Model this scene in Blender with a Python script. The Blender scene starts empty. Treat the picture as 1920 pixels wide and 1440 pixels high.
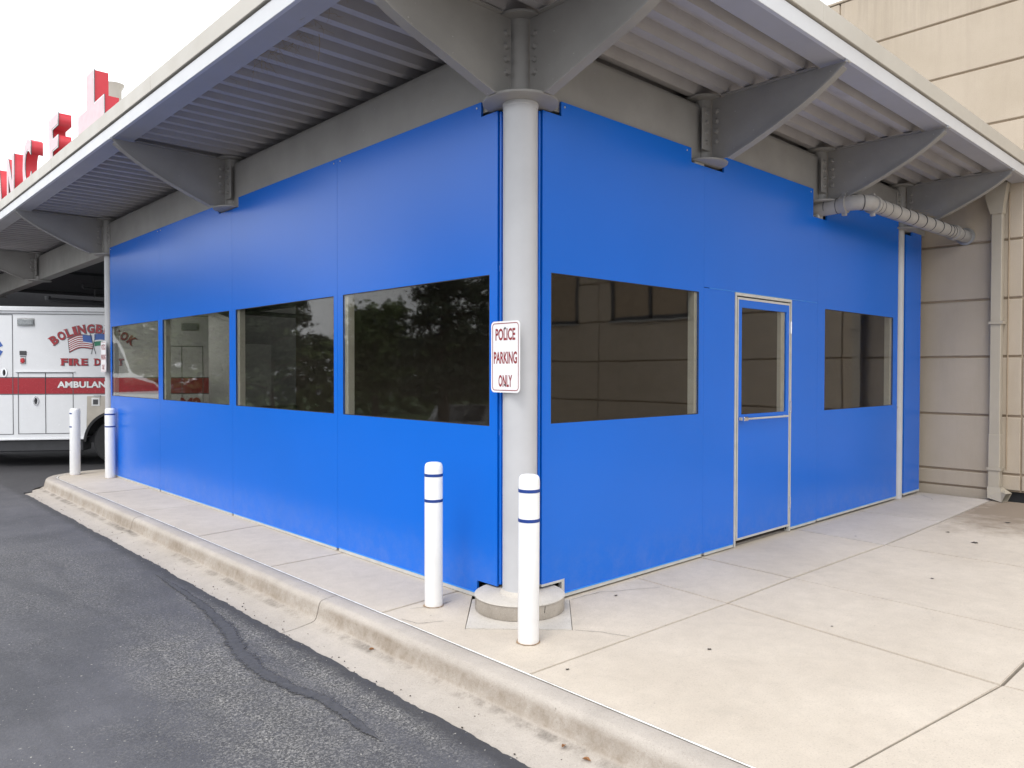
import bpy, bmesh, math, random
from mathutils import Vector, Matrix, noise
random.seed(7)
R = math.radians
scene = bpy.context.scene
col = scene.collection

# ---------------------------------------------------------------- camera
cd = bpy.data.cameras.new('camera')
cam = bpy.data.objects.new('camera', cd); col.objects.link(cam)
YAW, PITCH, ROLL = R(46.82), R(-0.955), R(0.095)
cam.location = (-3.233, -3.373, 1.46)
cam.matrix_world = (Matrix.Translation((-3.233, -3.373, 1.46)) @ Matrix.Rotation(YAW - math.pi/2, 4, 'Z')
                    @ Matrix.Rotation(math.pi/2 + PITCH, 4, 'X') @ Matrix.Rotation(ROLL, 4, 'Z'))
cd.sensor_width = 36.0
cd.lens = 1427.6 / 1920 * 36.0
cd.clip_start = 0.05
cd.clip_end = 600
scene.camera = cam

# ---------------------------------------------------------------- sky and sun
SUN_EL, SUN_AZ = R(55), R(200)      # azimuth: direction the light comes from, measured from +x
w = bpy.data.worlds.new('World'); scene.world = w; w.use_nodes = True
nt = w.node_tree; nt.nodes.clear()
sky = nt.nodes.new('ShaderNodeTexSky'); sky.sky_type = 'NISHITA'; sky.sun_disc = False
sky.sun_elevation = SUN_EL; sky.sun_rotation = math.pi/2 - SUN_AZ
sky.air_density = 1.0; sky.dust_density = 4.0
sc = nt.nodes.new('ShaderNodeMix'); sc.data_type = 'RGBA'; sc.blend_type = 'MIX'
hs = nt.nodes.new('ShaderNodeHueSaturation'); hs.inputs['Saturation'].default_value = 0.12
sc.inputs[0].default_value = 0.85
sc.inputs[7].default_value = (14.2, 14.6, 15.2, 1)   # bright even cloud deck
bg = nt.nodes.new('ShaderNodeBackground'); bg.inputs['Strength'].default_value = 0.10
out = nt.nodes.new('ShaderNodeOutputWorld')
nt.links.new(sky.outputs[0], hs.inputs['Color']); nt.links.new(hs.outputs[0], sc.inputs[6])
nt.links.new(sc.outputs[2], bg.inputs['Color']); nt.links.new(bg.outputs[0], out.inputs['Surface'])
sd = bpy.data.lights.new('sun', 'SUN'); sd.energy = 1.1; sd.angle = R(24); sd.color = (1.0, 0.96, 0.9)
so = bpy.data.objects.new('sun', sd); col.objects.link(so)
sv = Vector((math.cos(SUN_EL)*math.cos(SUN_AZ), math.cos(SUN_EL)*math.sin(SUN_AZ), math.sin(SUN_EL)))
so.rotation_euler = sv.to_track_quat('Z', 'Y').to_euler(); so.location = (-10, -8, 15)
vs = scene.view_settings
vs.view_transform = 'Standard'; vs.look = 'None'; vs.exposure = 0.50; vs.gamma = 1.0
vs.use_curve_mapping = False

# ---------------------------------------------------------------- materials
class NT:
    def __init__(s, name):
        s.m = bpy.data.materials.new(name); s.m.use_nodes = True
        s.t = s.m.node_tree; s.b = s.t.nodes['Principled BSDF']; s.L = s.t.links.new
        s.tc = s.t.nodes.new('ShaderNodeTexCoord').outputs['Object']
        s.h = None
    def n(s, k, **kw):
        o = s.t.nodes.new(k)
        for a, v in kw.items():
            if hasattr(o, a) and a not in ('Scale',): setattr(o, a, v)
            else: o.inputs[a].default_value = v
        return o
    def noise(s, scale, detail=4, rough=.6, stretch=None, dist=0):
        o = s.n('ShaderNodeTexNoise'); o.inputs['Scale'].default_value = scale
        o.inputs['Detail'].default_value = detail; o.inputs['Roughness'].default_value = rough
        o.inputs['Distortion'].default_value = dist
        src = s.tc
        if stretch:
            mp = s.n('ShaderNodeMapping'); mp.inputs['Scale'].default_value = stretch
            s.L(src, mp.inputs[0]); src = mp.outputs[0]
        s.L(src, o.inputs['Vector']); return o.outputs['Fac']
    def ramp(s, v, a, b, lo=0., hi=1.):
        o = s.n('ShaderNodeMapRange'); s.L(v, o.inputs[0])
        for i, x in zip((1, 2, 3, 4), (a, b, lo, hi)): o.inputs[i].default_value = x
        o.clamp = True; return o.outputs[0]
    def mix(s, f, a, b, mode='MIX'):
        o = s.n('ShaderNodeMix'); o.data_type = 'RGBA'; o.blend_type = mode
        for k, v in ((0, f), (6, a), (7, b)):
            if isinstance(v, (int, float)): o.inputs[k].default_value = v
            elif isinstance(v, tuple): o.inputs[k].default_value = (*v[:3], 1)
            else: s.L(v, o.inputs[k])
        return o.outputs[2]
    def math(s, op, a, b=0.):
        o = s.n('ShaderNodeMath'); o.operation = op
        for k, v in ((0, a), (1, b)):
            if isinstance(v, (int, float)): o.inputs[k].default_value = v
            else: s.L(v, o.inputs[k])
        return o.outputs[0]
    def xyz(s):
        o = s.n('ShaderNodeSeparateXYZ'); s.L(s.tc, o.inputs[0]); return o.outputs
    def color(s, c):
        if isinstance(c, tuple): s.b.inputs['Base Color'].default_value = (*c, 1)
        else: s.L(c, s.b.inputs['Base Color'])
    def rough(s, v):
        if isinstance(v, (int, float)): s.b.inputs['Roughness'].default_value = v
        else: s.L(v, s.b.inputs['Roughness'])
    def bump(s, h, strength=.3, dist=.005):
        o = s.n('ShaderNodeBump'); o.inputs['Strength'].default_value = strength
        o.inputs['Distance'].default_value = dist; s.L(h, o.inputs['Height'])
        if s.h: s.L(s.h, o.inputs['Normal'])
        s.h = o.outputs[0]; s.L(s.h, s.b.inputs['Normal'])

def plain(name, c, rough=.5, metal=0., var=.12, vscale=6., spec=None, bump=0., bscale=80.):
    k = NT(name)
    v = k.noise(vscale, 5, .6)
    lo = tuple(x*(1-var) for x in c); hi = tuple(min(1, x*(1+var*.6)) for x in c)
    k.color(k.mix(k.ramp(v, .3, .7), lo, hi))
    k.rough(k.ramp(k.noise(vscale*3, 4), .3, .7, max(.02, rough-.07), min(1, rough+.07)))
    k.b.inputs['Metallic'].default_value = metal
    if spec is not None: k.b.inputs['Specular IOR Level'].default_value = spec
    if bump: k.bump(k.noise(bscale, 4), bump, .002)
    return k.m

M = {}
# concrete paving
def concrete(name, c1, c2, curb=False, dark=(.17, .14, .11)):
    k = NT(name)
    big = k.ramp(k.noise(.9, 5, .65), .32, .68)
    base = k.mix(big, c1, c2)
    mid = k.ramp(k.noise(9, 6, .7), .35, .7)
    base = k.mix(k.math('MULTIPLY', mid, .30), base, tuple(x*.72 for x in c1))
    blot = k.ramp(k.noise(2.3, 6, .75, dist=1.5), .56, .74)
    base = k.mix(k.math('MULTIPLY', blot, .35), base, tuple(x*.62 for x in c2))
    sp = k.ramp(k.noise(110, 4, .7), .54, .70)
    base = k.mix(k.math('MULTIPLY', sp, .38), base, dark)
    sp2 = k.ramp(k.noise(230, 2, .5), .60, .72)
    base = k.mix(k.math('MULTIPLY', sp2, .35), base, (.72, .68, .60))
    spot = k.ramp(k.noise(17, 2, .4), .775, .80)
    base = k.mix(k.math('MULTIPLY', spot, .65), base, (.09, .08, .07))
    if curb:
        x, y, z = k.xyz()
        face = k.math('MULTIPLY', k.ramp(z, -.02, -.05), k.ramp(z, -.135, -.11, 0., 1.))
        st = k.math('ADD', k.math('MULTIPLY', k.ramp(k.noise(1.1, 8, .75), .35, .65), .75), k.math('MULTIPLY', k.ramp(k.noise(26, 5, .7), .45, .7), .25))
        f = k.math('MULTIPLY', k.math('MULTIPLY', face, st), .95)
        base = k.mix(f, base, (.19, .14, .09))
        ln = k.math('MULTIPLY', k.ramp(z, -.119, -.127), k.ramp(z, -.1385, -.1345))
        f2 = k.math('MULTIPLY', k.math('MULTIPLY', ln, k.ramp(k.noise(1.7, 9, .8), .46, .62)), .7)
        base = k.mix(f2, base, (.10, .085, .07))
    k.color(base); k.rough(.92)
    k.bump(k.noise(300, 3, .6), .35, .0015)
    k.bump(k.noise(38, 5, .7), .30, .004)
    if curb: k.bump(k.noise(14, 7, .75), .6, .012)
    return k
kc = concrete('paving_concrete', (.505, .44, .365), (.60, .53, .445)); M['slab'] = kc.m
# damp brown staining around the foot of the downspout
kk = kc; x, y, z = kk.xyz()
dx = kk.math('MULTIPLY', kk.math('SUBTRACT', x, 6.15), .55); dy = kk.math('SUBTRACT', y, -1.25)
rr = kk.math('SQRT', kk.math('ADD', kk.math('MULTIPLY', dx, dx), kk.math('MULTIPLY', dy, dy)))
rr = kk.math('ADD', rr, kk.math('MULTIPLY', kk.math('SUBTRACT', kk.noise(3.5, 6, .7), .5), 1.3))
fst = kk.math('MULTIPLY', kk.ramp(rr, 1.0, .35), .85)
prev = kk.b.inputs['Base Color'].links[0].from_socket
kk.color(kk.mix(fst, prev, (.20, .15, .105)))
M['slab_old'] = concrete('weathered_concrete', (.46, .41, .36), (.56, .505, .45)).m
M['curb'] = concrete('kerb_concrete', (.41, .365, .32), (.51, .46, .41), curb=True).m
M['pad'] = concrete('pedestal_concrete', (.50, .46, .41), (.62, .58, .53)).m
M['pedside'] = concrete('pedestal_side_concrete', (.20, .17, .14), (.50, .45, .39)).m
M['joint'] = plain('joint_dirt', (.055, .046, .038), .95)
M['sealant'] = plain('white_joint_sealant', (.80, .79, .75), .6, vscale=25, var=.2)
# asphalt
k = NT('asphalt')
x, y, z = k.xyz()
def blob(cx, cy, sx, sy):
    a = k.math('MULTIPLY', k.math('SUBTRACT', x, cx), 1/sx); b = k.math('MULTIPLY', k.math('SUBTRACT', y, cy), 1/sy)
    r = k.math('SQRT', k.math('ADD', k.math('MULTIPLY', a, a), k.math('MULTIPLY', b, b)))
    r = k.math('ADD', r, k.math('MULTIPLY', k.math('SUBTRACT', k.noise(2.2, 6, .7), .5), 1.5))
    return k.ramp(r, 1.25, .45)
worn = k.math('MAXIMUM', k.math('MAXIMUM', blob(-1.62, .35, .38, 1.5), blob(-1.22, .55, .13, 1.6)), k.math('MULTIPLY', blob(-1.9, 3.6, .8, 1.9), .55))
worn = k.math('MAXIMUM', worn, k.math('MULTIPLY', k.ramp(k.noise(1.1, 6, .7), .55, .72), .45))
worn = k.math('MULTIPLY', worn, k.ramp(k.noise(6, 6, .75), .30, .58, .35, 1.))
stone = k.ramp(k.noise(80, 4, .7, dist=1.0), .46, .62)
stone2 = k.ramp(k.noise(46, 5, .8), .46, .66)
dk = k.mix(k.ramp(k.noise(1.6, 5, .65), .35, .65), (.052, .052, .060), (.092, .091, .102))
lt = k.mix(stone, (.045, .044, .044), (.40, .385, .365))
lt = k.mix(k.math('MULTIPLY', stone2, .5), lt, (.06, .06, .06))
base = k.mix(k.math('MULTIPLY', stone, .22), dk, (.20, .195, .19))
base = k.mix(k.math('MULTIPLY', worn, .85), base, lt)
rim = k.math('MULTIPLY', k.ramp(k.math('ADD', x, k.math('MULTIPLY', k.noise(9, 5, .7), .14)), -1.13, -1.06), .75)
base = k.mix(rim, base, (.035, .034, .037))
streak = k.ramp(k.noise(1.5, 6, .7, stretch=(1.6, .35, 1), dist=.7), .50, .66)
base = k.mix(k.math('MULTIPLY', streak, .45), base, (.052, .052, .057))
chip = k.ramp(k.noise(60, 1, .4), .74, .76)
base = k.mix(k.math('MULTIPLY', chip, .6), base, (.5, .48, .43))
k.color(base); k.rough(k.math('SUBTRACT', .88, k.math('MULTIPLY', k.math('SUBTRACT', 1., worn), .22)))
k.bump(k.noise(110, 4, .7), .55, .005); k.bump(k.noise(5, 4, .6), .25, .02)
M['asphalt'] = k.m
k = NT('crack_sealer_tar')
k.color(k.mix(k.ramp(k.noise(30, 5, .7), .35, .7), (.052, .052, .058), (.085, .084, .09))); k.rough(.72); k.bump(k.noise(90, 4, .7), .5, .004)
at = k.n('ShaderNodeAttribute'); at.attribute_name = 'edge'
al = k.ramp(k.math('ADD', at.outputs['Fac'], k.math('MULTIPLY', k.math('SUBTRACT', k.noise(42, 6, .8), .5), 1.5)), .30, .62)
k.L(al, k.b.inputs['Alpha']); M['tar'] = k.m
M['grass'] = plain('lawn', (.055, .095, .028), .95, var=.4, vscale=3, bump=.6, bscale=60)
# precast building wall
k = NT('tan_precast_concrete')
b0 = k.mix(k.ramp(k.noise(1.2, 5, .6), .3, .7), (.41, .345, .268), (.475, .405, .325))
b0 = k.mix(k.math('MULTIPLY', k.ramp(k.noise(140, 3, .6), .5, .7), .28), b0, (.25, .19, .13))
b0 = k.mix(k.math('MULTIPLY', k.ramp(k.noise(1.7, 5, .7, stretch=(3, 3, .35)), .5, .75), .14), b0, (.24, .19, .14))
x, y, z = k.xyz()
drip = k.math('MULTIPLY', k.ramp(z, 5.2, 6.3), k.ramp(k.noise(3, 5, .7, stretch=(5, 5, .2)), .42, .62))
b0 = k.mix(k.math('MULTIPLY', drip, .22), b0, (.17, .14, .11))
k.color(b0); k.rough(.9); k.bump(k.noise(160, 4, .7), .35, .003)
M['tan'] = k.m
M['groove'] = plain('wall_groove', (.34, .265, .19), .95)
# painted steel etc
k = NT('grey_painted_steel')
b0 = k.mix(k.ramp(k.noise(2.2, 5, .6), .3, .7), (.255, .245, .232), (.315, .303, .288))
b0 = k.mix(k.math('MULTIPLY', k.ramp(k.noise(28, 5, .75), .60, .72), .22), b0, (.20, .17, .15))
b0 = k.mix(k.math('MULTIPLY', k.ramp(k.noise(33, 2, .5), .745, .76), .45), b0, (.60, .59, .57))
k.color(b0); k.rough(k.ramp(k.noise(6, 4), .3, .7, .42, .56)); k.bump(k.noise(90, 3), .08, .001)
M['steel'] = k.m
M['column'] = plain('light_grey_column_paint', (.50, .50, .515), .38, var=.07, vscale=2.5, bump=.05, bscale=40)
k = NT('grey_roof_deck')
b0 = k.mix(k.ramp(k.noise(1.5, 5, .6), .3, .7), (.34, .325, .33), (.43, .415, .42))
b0 = k.mix(k.math('MULTIPLY', k.ramp(k.noise(7, 5, .7, stretch=(.3, 2, 1)), .55, .75), .3), b0, (.22, .19, .18))
k.color(b0); k.rough(.5); M['deck'] = k.m
M['soffit'] = plain('grey_soffit_metal', (.40, .395, .41), .45, var=.07, vscale=1.5)
M['fascia'] = plain('white_fascia_metal', (.60, .605, .62), .35, var=.05, vscale=2)
M['coping'] = plain('beige_coping_metal', (.50, .465, .405), .4, var=.07, vscale=1.2)
M['roofing'] = plain('roof_membrane', (.45, .44, .42), .9)
# blue panels
k = NT('blue_composite_panel')
x, y, z = k.xyz()
b0 = k.mix(k.ramp(k.noise(.7, 4, .5), .3, .7), (.001, .130, .61), (.002, .138, .655))
dust = k.math('MULTIPLY', k.ramp(z, .40, .03), k.ramp(k.noise(7, 7, .75), .40, .72))
b0 = k.mix(k.math('MULTIPLY', dust, .13), b0, (.32, .33, .36))
k.color(b0)
k.rough(.26)
k.b.inputs['Specular IOR Level'].default_value = .44
M['blue'] = k.m
M['bluelit'] = plain('blue_lit_edge', (.02, .24, .74), .35, var=.05)  # panel edge catching light, put into a lighter blue
M['bluegap'] = plain('blue_gap_shade', (.004, .09, .46), .4, var=.1)
M['alu'] = plain('mill_aluminium', (.56, .55, .52), .42, metal=.15, var=.1, vscale=12)
M['alugrey'] = plain('grey_aluminium_frame', (.34, .33, .31), .5, metal=.3, var=.1)
M['chrome'] = plain('chrome', (.75, .75, .76), .12, metal=1., var=.05)
M['darkmetal'] = plain('dark_metal', (.06, .06, .065), .45)
M['black'] = plain('black_rubber_and_shade', (.018, .018, .02), .7)
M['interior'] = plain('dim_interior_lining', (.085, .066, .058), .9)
# window panes
k = NT('tinted_window_glass')
tr = k.n('ShaderNodeBsdfTransparent'); tr.inputs[0].default_value = (.87, .865, .83, 1)
gl = k.n('ShaderNodeBsdfGlossy'); gl.inputs['Roughness'].default_value = .028
gl.inputs['Color'].default_value = (.92, .92, .92, 1)
lw = k.n('ShaderNodeLayerWeight'); lw.inputs['Blend'].default_value = .5
fr_ = k.math('ADD', .042, k.math('MULTIPLY', .938, k.math('POWER', lw.outputs['Facing'], 5.)))
bp = k.n('ShaderNodeBump'); bp.inputs['Strength'].default_value = .22; bp.inputs['Distance'].default_value = .005
k.L(k.noise(1.8, 2, .4), bp.inputs['Height']); k.L(bp.outputs[0], gl.inputs['Normal'])
mx = k.n('ShaderNodeMixShader'); k.L(fr_, mx.inputs[0]); k.L(tr.outputs[0], mx.inputs[1]); k.L(gl.outputs[0], mx.inputs[2])
k.L(mx.outputs[0], k.t.nodes['Material Output'].inputs['Surface']); k.t.nodes.remove(k.b)
M['glass'] = k.m
M['darkglass'] = plain('dark_glass', (.01, .013, .02), .05, var=.1, spec=.8)
M['white'] = plain('white_plastic_sleeve', (.86, .86, .86), .42, var=.04, vscale=5)
M['bandblue'] = plain('navy_reflective_band', (.010, .045, .24), .35)
M['rust'] = plain('rust_stain', (.34, .23, .14), .9, var=.3, vscale=20)
M['signwhite'] = plain('white_reflective_sheeting', (.84, .83, .84), .35, var=.04)
M['signred'] = plain('dark_red_sign_ink', (.28, .02, .03), .45)
M['galv'] = plain('galvanised_steel', (.45, .45, .45), .4, metal=.6)
M['letterred'] = plain('red_letter_return', (.55, .03, .045), .4, var=.08)
M['letterglare'] = plain('letter_face_sky_glare', (.66, .44, .47), .35, var=.04)  # sky glare on the red faces, put into a pale pink
M['trimwhite'] = plain('white_trim', (.8, .8, .8), .4)
M['pipe'] = plain('grey_pipe_jacket', (.34, .325, .31), .5, var=.1, vscale=9, bump=.15, bscale=30)
M['straw'] = plain('dry_straw', (.36, .29, .18), .9, var=.3, vscale=30)
M['downspout'] = plain('beige_painted_downspout', (.40, .355, .285), .45, var=.08, vscale=2.5)
M['ambwhite'] = plain('white_vehicle_paint', (.76, .77, .79), .22, var=.03, spec=.6)
M['ambgrey'] = plain('grey_seam', (.10, .10, .11), .5)
M['ambred'] = plain('red_vehicle_stripe', (.36, .012, .022), .25, var=.05)
M['stainless'] = plain('brushed_stainless', (.46, .42, .36), .4, metal=.5, var=.12, vscale=6)
M['tyre'] = plain('tyre_rubber', (.025, .025, .027), .8, bump=.3)
M['redlamp'] = plain('red_lamp_lens', (.5, .02, .03), .2)
M['greylamp'] = plain('grey_lamp_lens', (.30, .32, .33), .25, var=.25, vscale=40)
M['starblue'] = plain('blue_star_decal', (.04, .12, .42), .35)
M['green'] = plain('green_decal', (.02, .22, .12), .4)
M['bark'] = plain('tree_bark', (.11, .085, .06), .95, var=.3, vscale=8, bump=.6)
M['leafa'] = plain('green_leaves', (.13, .175, .06), .7, var=.5, vscale=1.5)
M['leafb'] = plain('dark_pine_needles', (.075, .095, .055), .8, var=.5, vscale=1.5)
M['brownleaf'] = plain('dry_brown_leaf', (.28, .13, .05), .8)
M['carpaint'] = plain('silver_car_paint', (.45, .46, .48), .25, metal=.5)
M['bayshade'] = plain('bay_shade_dark', (.045, .045, .05), .85)  # shade of the covered bay put into a dark colour

# ---------------------------------------------------------------- mesh helpers
class MB:
    def __init__(s): s.bm = bmesh.new()
    def box(s, x0, x1, y0, y1, z0, z1, bev=0., mat=None, seg=1):
        v = [s.bm.verts.new(p) for p in ((x0,y0,z0),(x1,y0,z0),(x1,y1,z0),(x0,y1,z0),(x0,y0,z1),(x1,y0,z1),(x1,y1,z1),(x0,y1,z1))]
        f = [s.bm.faces.new([v[i] for i in q]) for q in ((0,3,2,1),(4,5,6,7),(0,1,5,4),(1,2,6,5),(2,3,7,6),(3,0,4,7))]
        if mat is not None:
            for u in v: u.co = mat @ u.co
        if bev:
            es = {e for q in f for e in q.edges}
            bmesh.ops.bevel(s.bm, geom=list(es), offset=bev, segments=seg, affect='EDGES')
        return s
    def tube(s, a, b, r, n=16, r2=None, caps=True):
        a, b = Vector(a), Vector(b); d = (b-a).normalized()
        t = Vector((0,0,1)) if abs(d.z) < .9 else Vector((1,0,0))
        e1 = d.cross(t).normalized(); e2 = d.cross(e1)
        r2 = r if r2 is None else r2
        A = [s.bm.verts.new(a+(e1*math.cos(2*math.pi*i/n)+e2*math.sin(2*math.pi*i/n))*r) for i in range(n)]
        B = [s.bm.verts.new(b+(e1*math.cos(2*math.pi*i/n)+e2*math.sin(2*math.pi*i/n))*r2) for i in range(n)]
        for i in range(n): s.bm.faces.new((A[i], A[(i+1)%n], B[(i+1)%n], B[i]))
        if caps: s.bm.faces.new(A[::-1]); s.bm.faces.new(B)
        return s
    def sweep(s, pts, r, n=14, caps=True):
        pts = [Vector(p) for p in pts]; rings = []
        rs = r if isinstance(r, (list, tuple)) else [r]*len(pts)
        for i, p in enumerate(pts):
            d = (pts[min(i+1, len(pts)-1)] - pts[max(i-1, 0)]).normalized()
            t = Vector((0,0,1)) if abs(d.z) < .9 else Vector((1,0,0))
            e1 = d.cross(t).normalized(); e2 = d.cross(e1)
            rings.append([s.bm.verts.new(p+(e1*math.cos(2*math.pi*j/n)+e2*math.sin(2*math.pi*j/n))*rs[i]) for j in range(n)])
        for A, B in zip(rings, rings[1:]):
            for j in range(n): s.bm.faces.new((A[j], A[(j+1)%n], B[(j+1)%n], B[j]))
        if caps: s.bm.faces.new(rings[0][::-1]); s.bm.faces.new(rings[-1])
        return s
    def lathe(s, prof, c=(0,0,0), n=32):
        rings = []
        for r, z in prof:
            if r < 1e-6: rings.append([s.bm.verts.new((c[0], c[1], c[2]+z))])
            else: rings.append([s.bm.verts.new((c[0]+r*math.cos(2*math.pi*i/n), c[1]+r*math.sin(2*math.pi*i/n), c[2]+z)) for i in range(n)])
        for A, B in zip(rings, rings[1:]):
            for i in range(n):
                q = [A[i%len(A)], A[(i+1)%len(A)], B[(i+1)%len(B)], B[i%len(B)]]
                u = []
                for v in q:
                    if v not in u: u.append(v)
                if len(u) > 2: s.bm.faces.new(u)
        return s
    def prism(s, poly, t0, t1, axis='y', bev=0.):
        """poly of (a,b); axis y -> (a,t,b), x -> (t,a,b), z -> (a,b,t)"""
        f = {'y': lambda a, b, t: (a, t, b), 'x': lambda a, b, t: (t, a, b), 'z': lambda a, b, t: (a, b, t)}[axis]
        A = [s.bm.verts.new(f(a, b, t0)) for a, b in poly]; B = [s.bm.verts.new(f(a, b, t1)) for a, b in poly]
        n = len(poly)
        fs = [s.bm.faces.new(A[::-1]), s.bm.faces.new(B)]
        for i in range(n): s.bm.faces.new((A[i], A[(i+1)%n], B[(i+1)%n], B[i]))
        if bev: bmesh.ops.bevel(s.bm, geom=list(fs[1].edges), offset=bev, segments=2, affect='EDGES')
        return s
    def grid(s, us, vs, inside, t0, t1, axis):
        """flat sheet of cells with holes, thickness t0..t1; axis = normal axis"""
        f = {'y': lambda a, b, t: (a, t, b), 'x': lambda a, b, t: (t, a, b)}[axis]
        vd = {}
        def V(i, j, k):
            if (i, j, k) not in vd: vd[(i, j, k)] = s.bm.verts.new(f(us[i], vs[j], (t0, t1)[k]))
            return vd[(i, j, k)]
        cell = lambda i, j: 0 <= i < len(us)-1 and 0 <= j < len(vs)-1 and inside((us[i]+us[i+1])/2, (vs[j]+vs[j+1])/2)
        for i in range(len(us)-1):
            for j in range(len(vs)-1):
                if not cell(i, j): continue
                s.bm.faces.new((V(i,j,0), V(i+1,j,0), V(i+1,j+1,0), V(i,j+1,0)))
                s.bm.faces.new((V(i,j,1), V(i,j+1,1), V(i+1,j+1,1), V(i+1,j,1)))
                if not cell(i-1, j): s.bm.faces.new((V(i,j,0), V(i,j+1,0), V(i,j+1,1), V(i,j,1)))
                if not cell(i+1, j): s.bm.faces.new((V(i+1,j,0), V(i+1,j,1), V(i+1,j+1,1), V(i+1,j+1,0)))
                if not cell(i, j-1): s.bm.faces.new((V(i,j,0), V(i,j,1), V(i+1,j,1), V(i+1,j,0)))
                if not cell(i, j+1): s.bm.faces.new((V(i,j+1,0), V(i+1,j+1,0), V(i+1,j+1,1), V(i,j+1,1)))
        return s
    def build(s, name, mat, parent=None, smooth=False, mw=None):
        bmesh.ops.recalc_face_normals(s.bm, faces=s.bm.faces)
        me = bpy.data.meshes.new(name); s.bm.to_mesh(me); s.bm.free()
        return link(name, me, mat, parent, smooth, mw)

def link(name, me, mat, parent=None, smooth=False, mw=None):
    for m in (mat if isinstance(mat, (list, tuple)) else [mat]): me.materials.append(m)
    if smooth: shade(me, 35)
    o = bpy.data.objects.new(name, me); col.objects.link(o)
    if mw is not None: o.matrix_local = mw
    if parent: o.parent = parent
    return o
def shade(me, ang):
    bm = bmesh.new(); bm.from_mesh(me)
    for f in bm.faces: f.smooth = True
    for e in bm.edges:
        if len(e.link_faces) == 2 and e.calc_face_angle(0) > R(ang): e.smooth = False
    bm.to_mesh(me); bm.free()
def thing(name, label, cat, loc=(0,0,0), rz=0., group=None):
    o = bpy.data.objects.new(name, None); o.empty_display_size = .1; col.objects.link(o)
    o.location = loc; o.rotation_euler = (0, 0, rz); tag(o, label, cat, group); return o
def tag(o, label=None, cat=None, group=None, kind=None):
    if label: o['label'] = label
    if cat: o['category'] = cat
    if group: o['group'] = group
    if kind: o['kind'] = kind
    return o
def dup(o, parent=None, mw=None):
    c = o.copy(); col.objects.link(c); c.parent = parent
    if mw is not None: c.matrix_local = mw
    for ch in [q for q in list(col.objects) if q.parent == o and q != c]:
        dup(ch, c)
    return c
def T(x, y, z, rz=0.): return Matrix.Translation((x, y, z)) @ Matrix.Rotation(rz, 4, 'Z')
def text_mesh(name, s, wd, ht, depth=0., bold=0., mat=None, parent=None, mw=None, shear=0.):
    """lettering centred on the origin, reading along +x, facing -y, scaled to wd x ht"""
    c = bpy.data.curves.new('lettering', 'FONT'); c.body = s; c.size = 1.; c.extrude = .5 if depth else 0.; c.offset = bold
    c.resolution_u = 3; c.shear = shear
    o = bpy.data.objects.new('lettering', c); me = bpy.data.meshes.new_from_object(o)
    bpy.data.objects.remove(o)
    X = [v.co.x for v in me.vertices]; Y = [v.co.y for v in me.vertices]
    x0, x1, y0, y1 = min(X), max(X), min(Y), max(Y)
    for v in me.vertices:
        p = v.co.copy()
        v.co = ((p.x-(x0+x1)/2)/(x1-x0)*wd, -p.z*depth, (p.y-(y0+y1)/2)/(y1-y0)*ht)
    me.materials.clear()
    return link(name, me, mat, parent, False, mw)

# ================================================================ GROUND
def zasph(x, y): return -.15 - .085*min(12., max(0., -x-5.))
# kerb path: straight along x=-.68, round end, then towards +x
def path(st=.12):
    P = []
    y = -14.
    while y < 8.3: P.append((Vector((-.68, y)), Vector((-1., 0.)))); y += st if y > -3 else .12
    for i in range(0, 15):
        a = math.pi - math.pi/2*i/14
        n = Vector((math.cos(a), math.sin(a))); P.append((Vector((-.1, 8.3)) + n*.58, n))
    x = 0.1
    while x < 9.: P.append((Vector((x, 8.88)), Vector((0., 1.)))); x += .4
    return P
PT = path()
# asphalt lot
rows = [None, .55, .8, 1.2, 2., 3., 4.2, 6., 9., 12., 17., 25., 60., 160.]
bm = bmesh.new(); grid = []
extra = [(Vector((-.68, -160.)), Vector((-1., 0.))), (Vector((-.68, -40.)), Vector((-1., 0.)))]
tail = [(Vector((30., 8.88)), Vector((0., 1.))), (Vector((160., 8.88)), Vector((0., 1.)))]
for p, n in extra + path(.025) + tail:
    r = []
    for d in rows:
        if d is None:
            q = Vector((p.x, p.y, 0)); wob = noise.noise(q*2.3)*.016 + noise.noise(q*11.)*.010 + noise.noise(q*41.)*.009
            d = .405 + wob
            if p.y > 8.3 or n.y > .2: d = .30 + wob - .10*min(1, max(0, n.y))
        u = p + n*d; r.append(bm.verts.new((u.x, u.y, zasph(u.x, u.y) + (.006 if d < .5 else .003*noise.noise(Vector((u.x, u.y, 0))*1.5)))))
    grid.append(r)
for A, B in zip(grid, grid[1:]):
    for i in range(len(rows)-1): bm.faces.new((A[i], A[i+1], B[i+1], B[i]))
    # little vertical lip at the ragged edge
    a, b = A[0].co, B[0].co
    va = bm.verts.new((a.x, a.y, a.z-.03)); vb = bm.verts.new((b.x, b.y, b.z-.03)); bm.faces.new((A[0], B[0], vb, va))
bmesh.ops.recalc_face_normals(bm, faces=bm.faces)
me = bpy.data.meshes.new('road'); bm.to_mesh(me); bm.free()
road = tag(link('road', me, M['asphalt']), kind='structure')
# earth sheet below everything
b = MB(); b.box(-200, 200, -200, 200, -1.9, -1.6); tag(b.build('ground', M['grass']), kind='structure')

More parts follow.
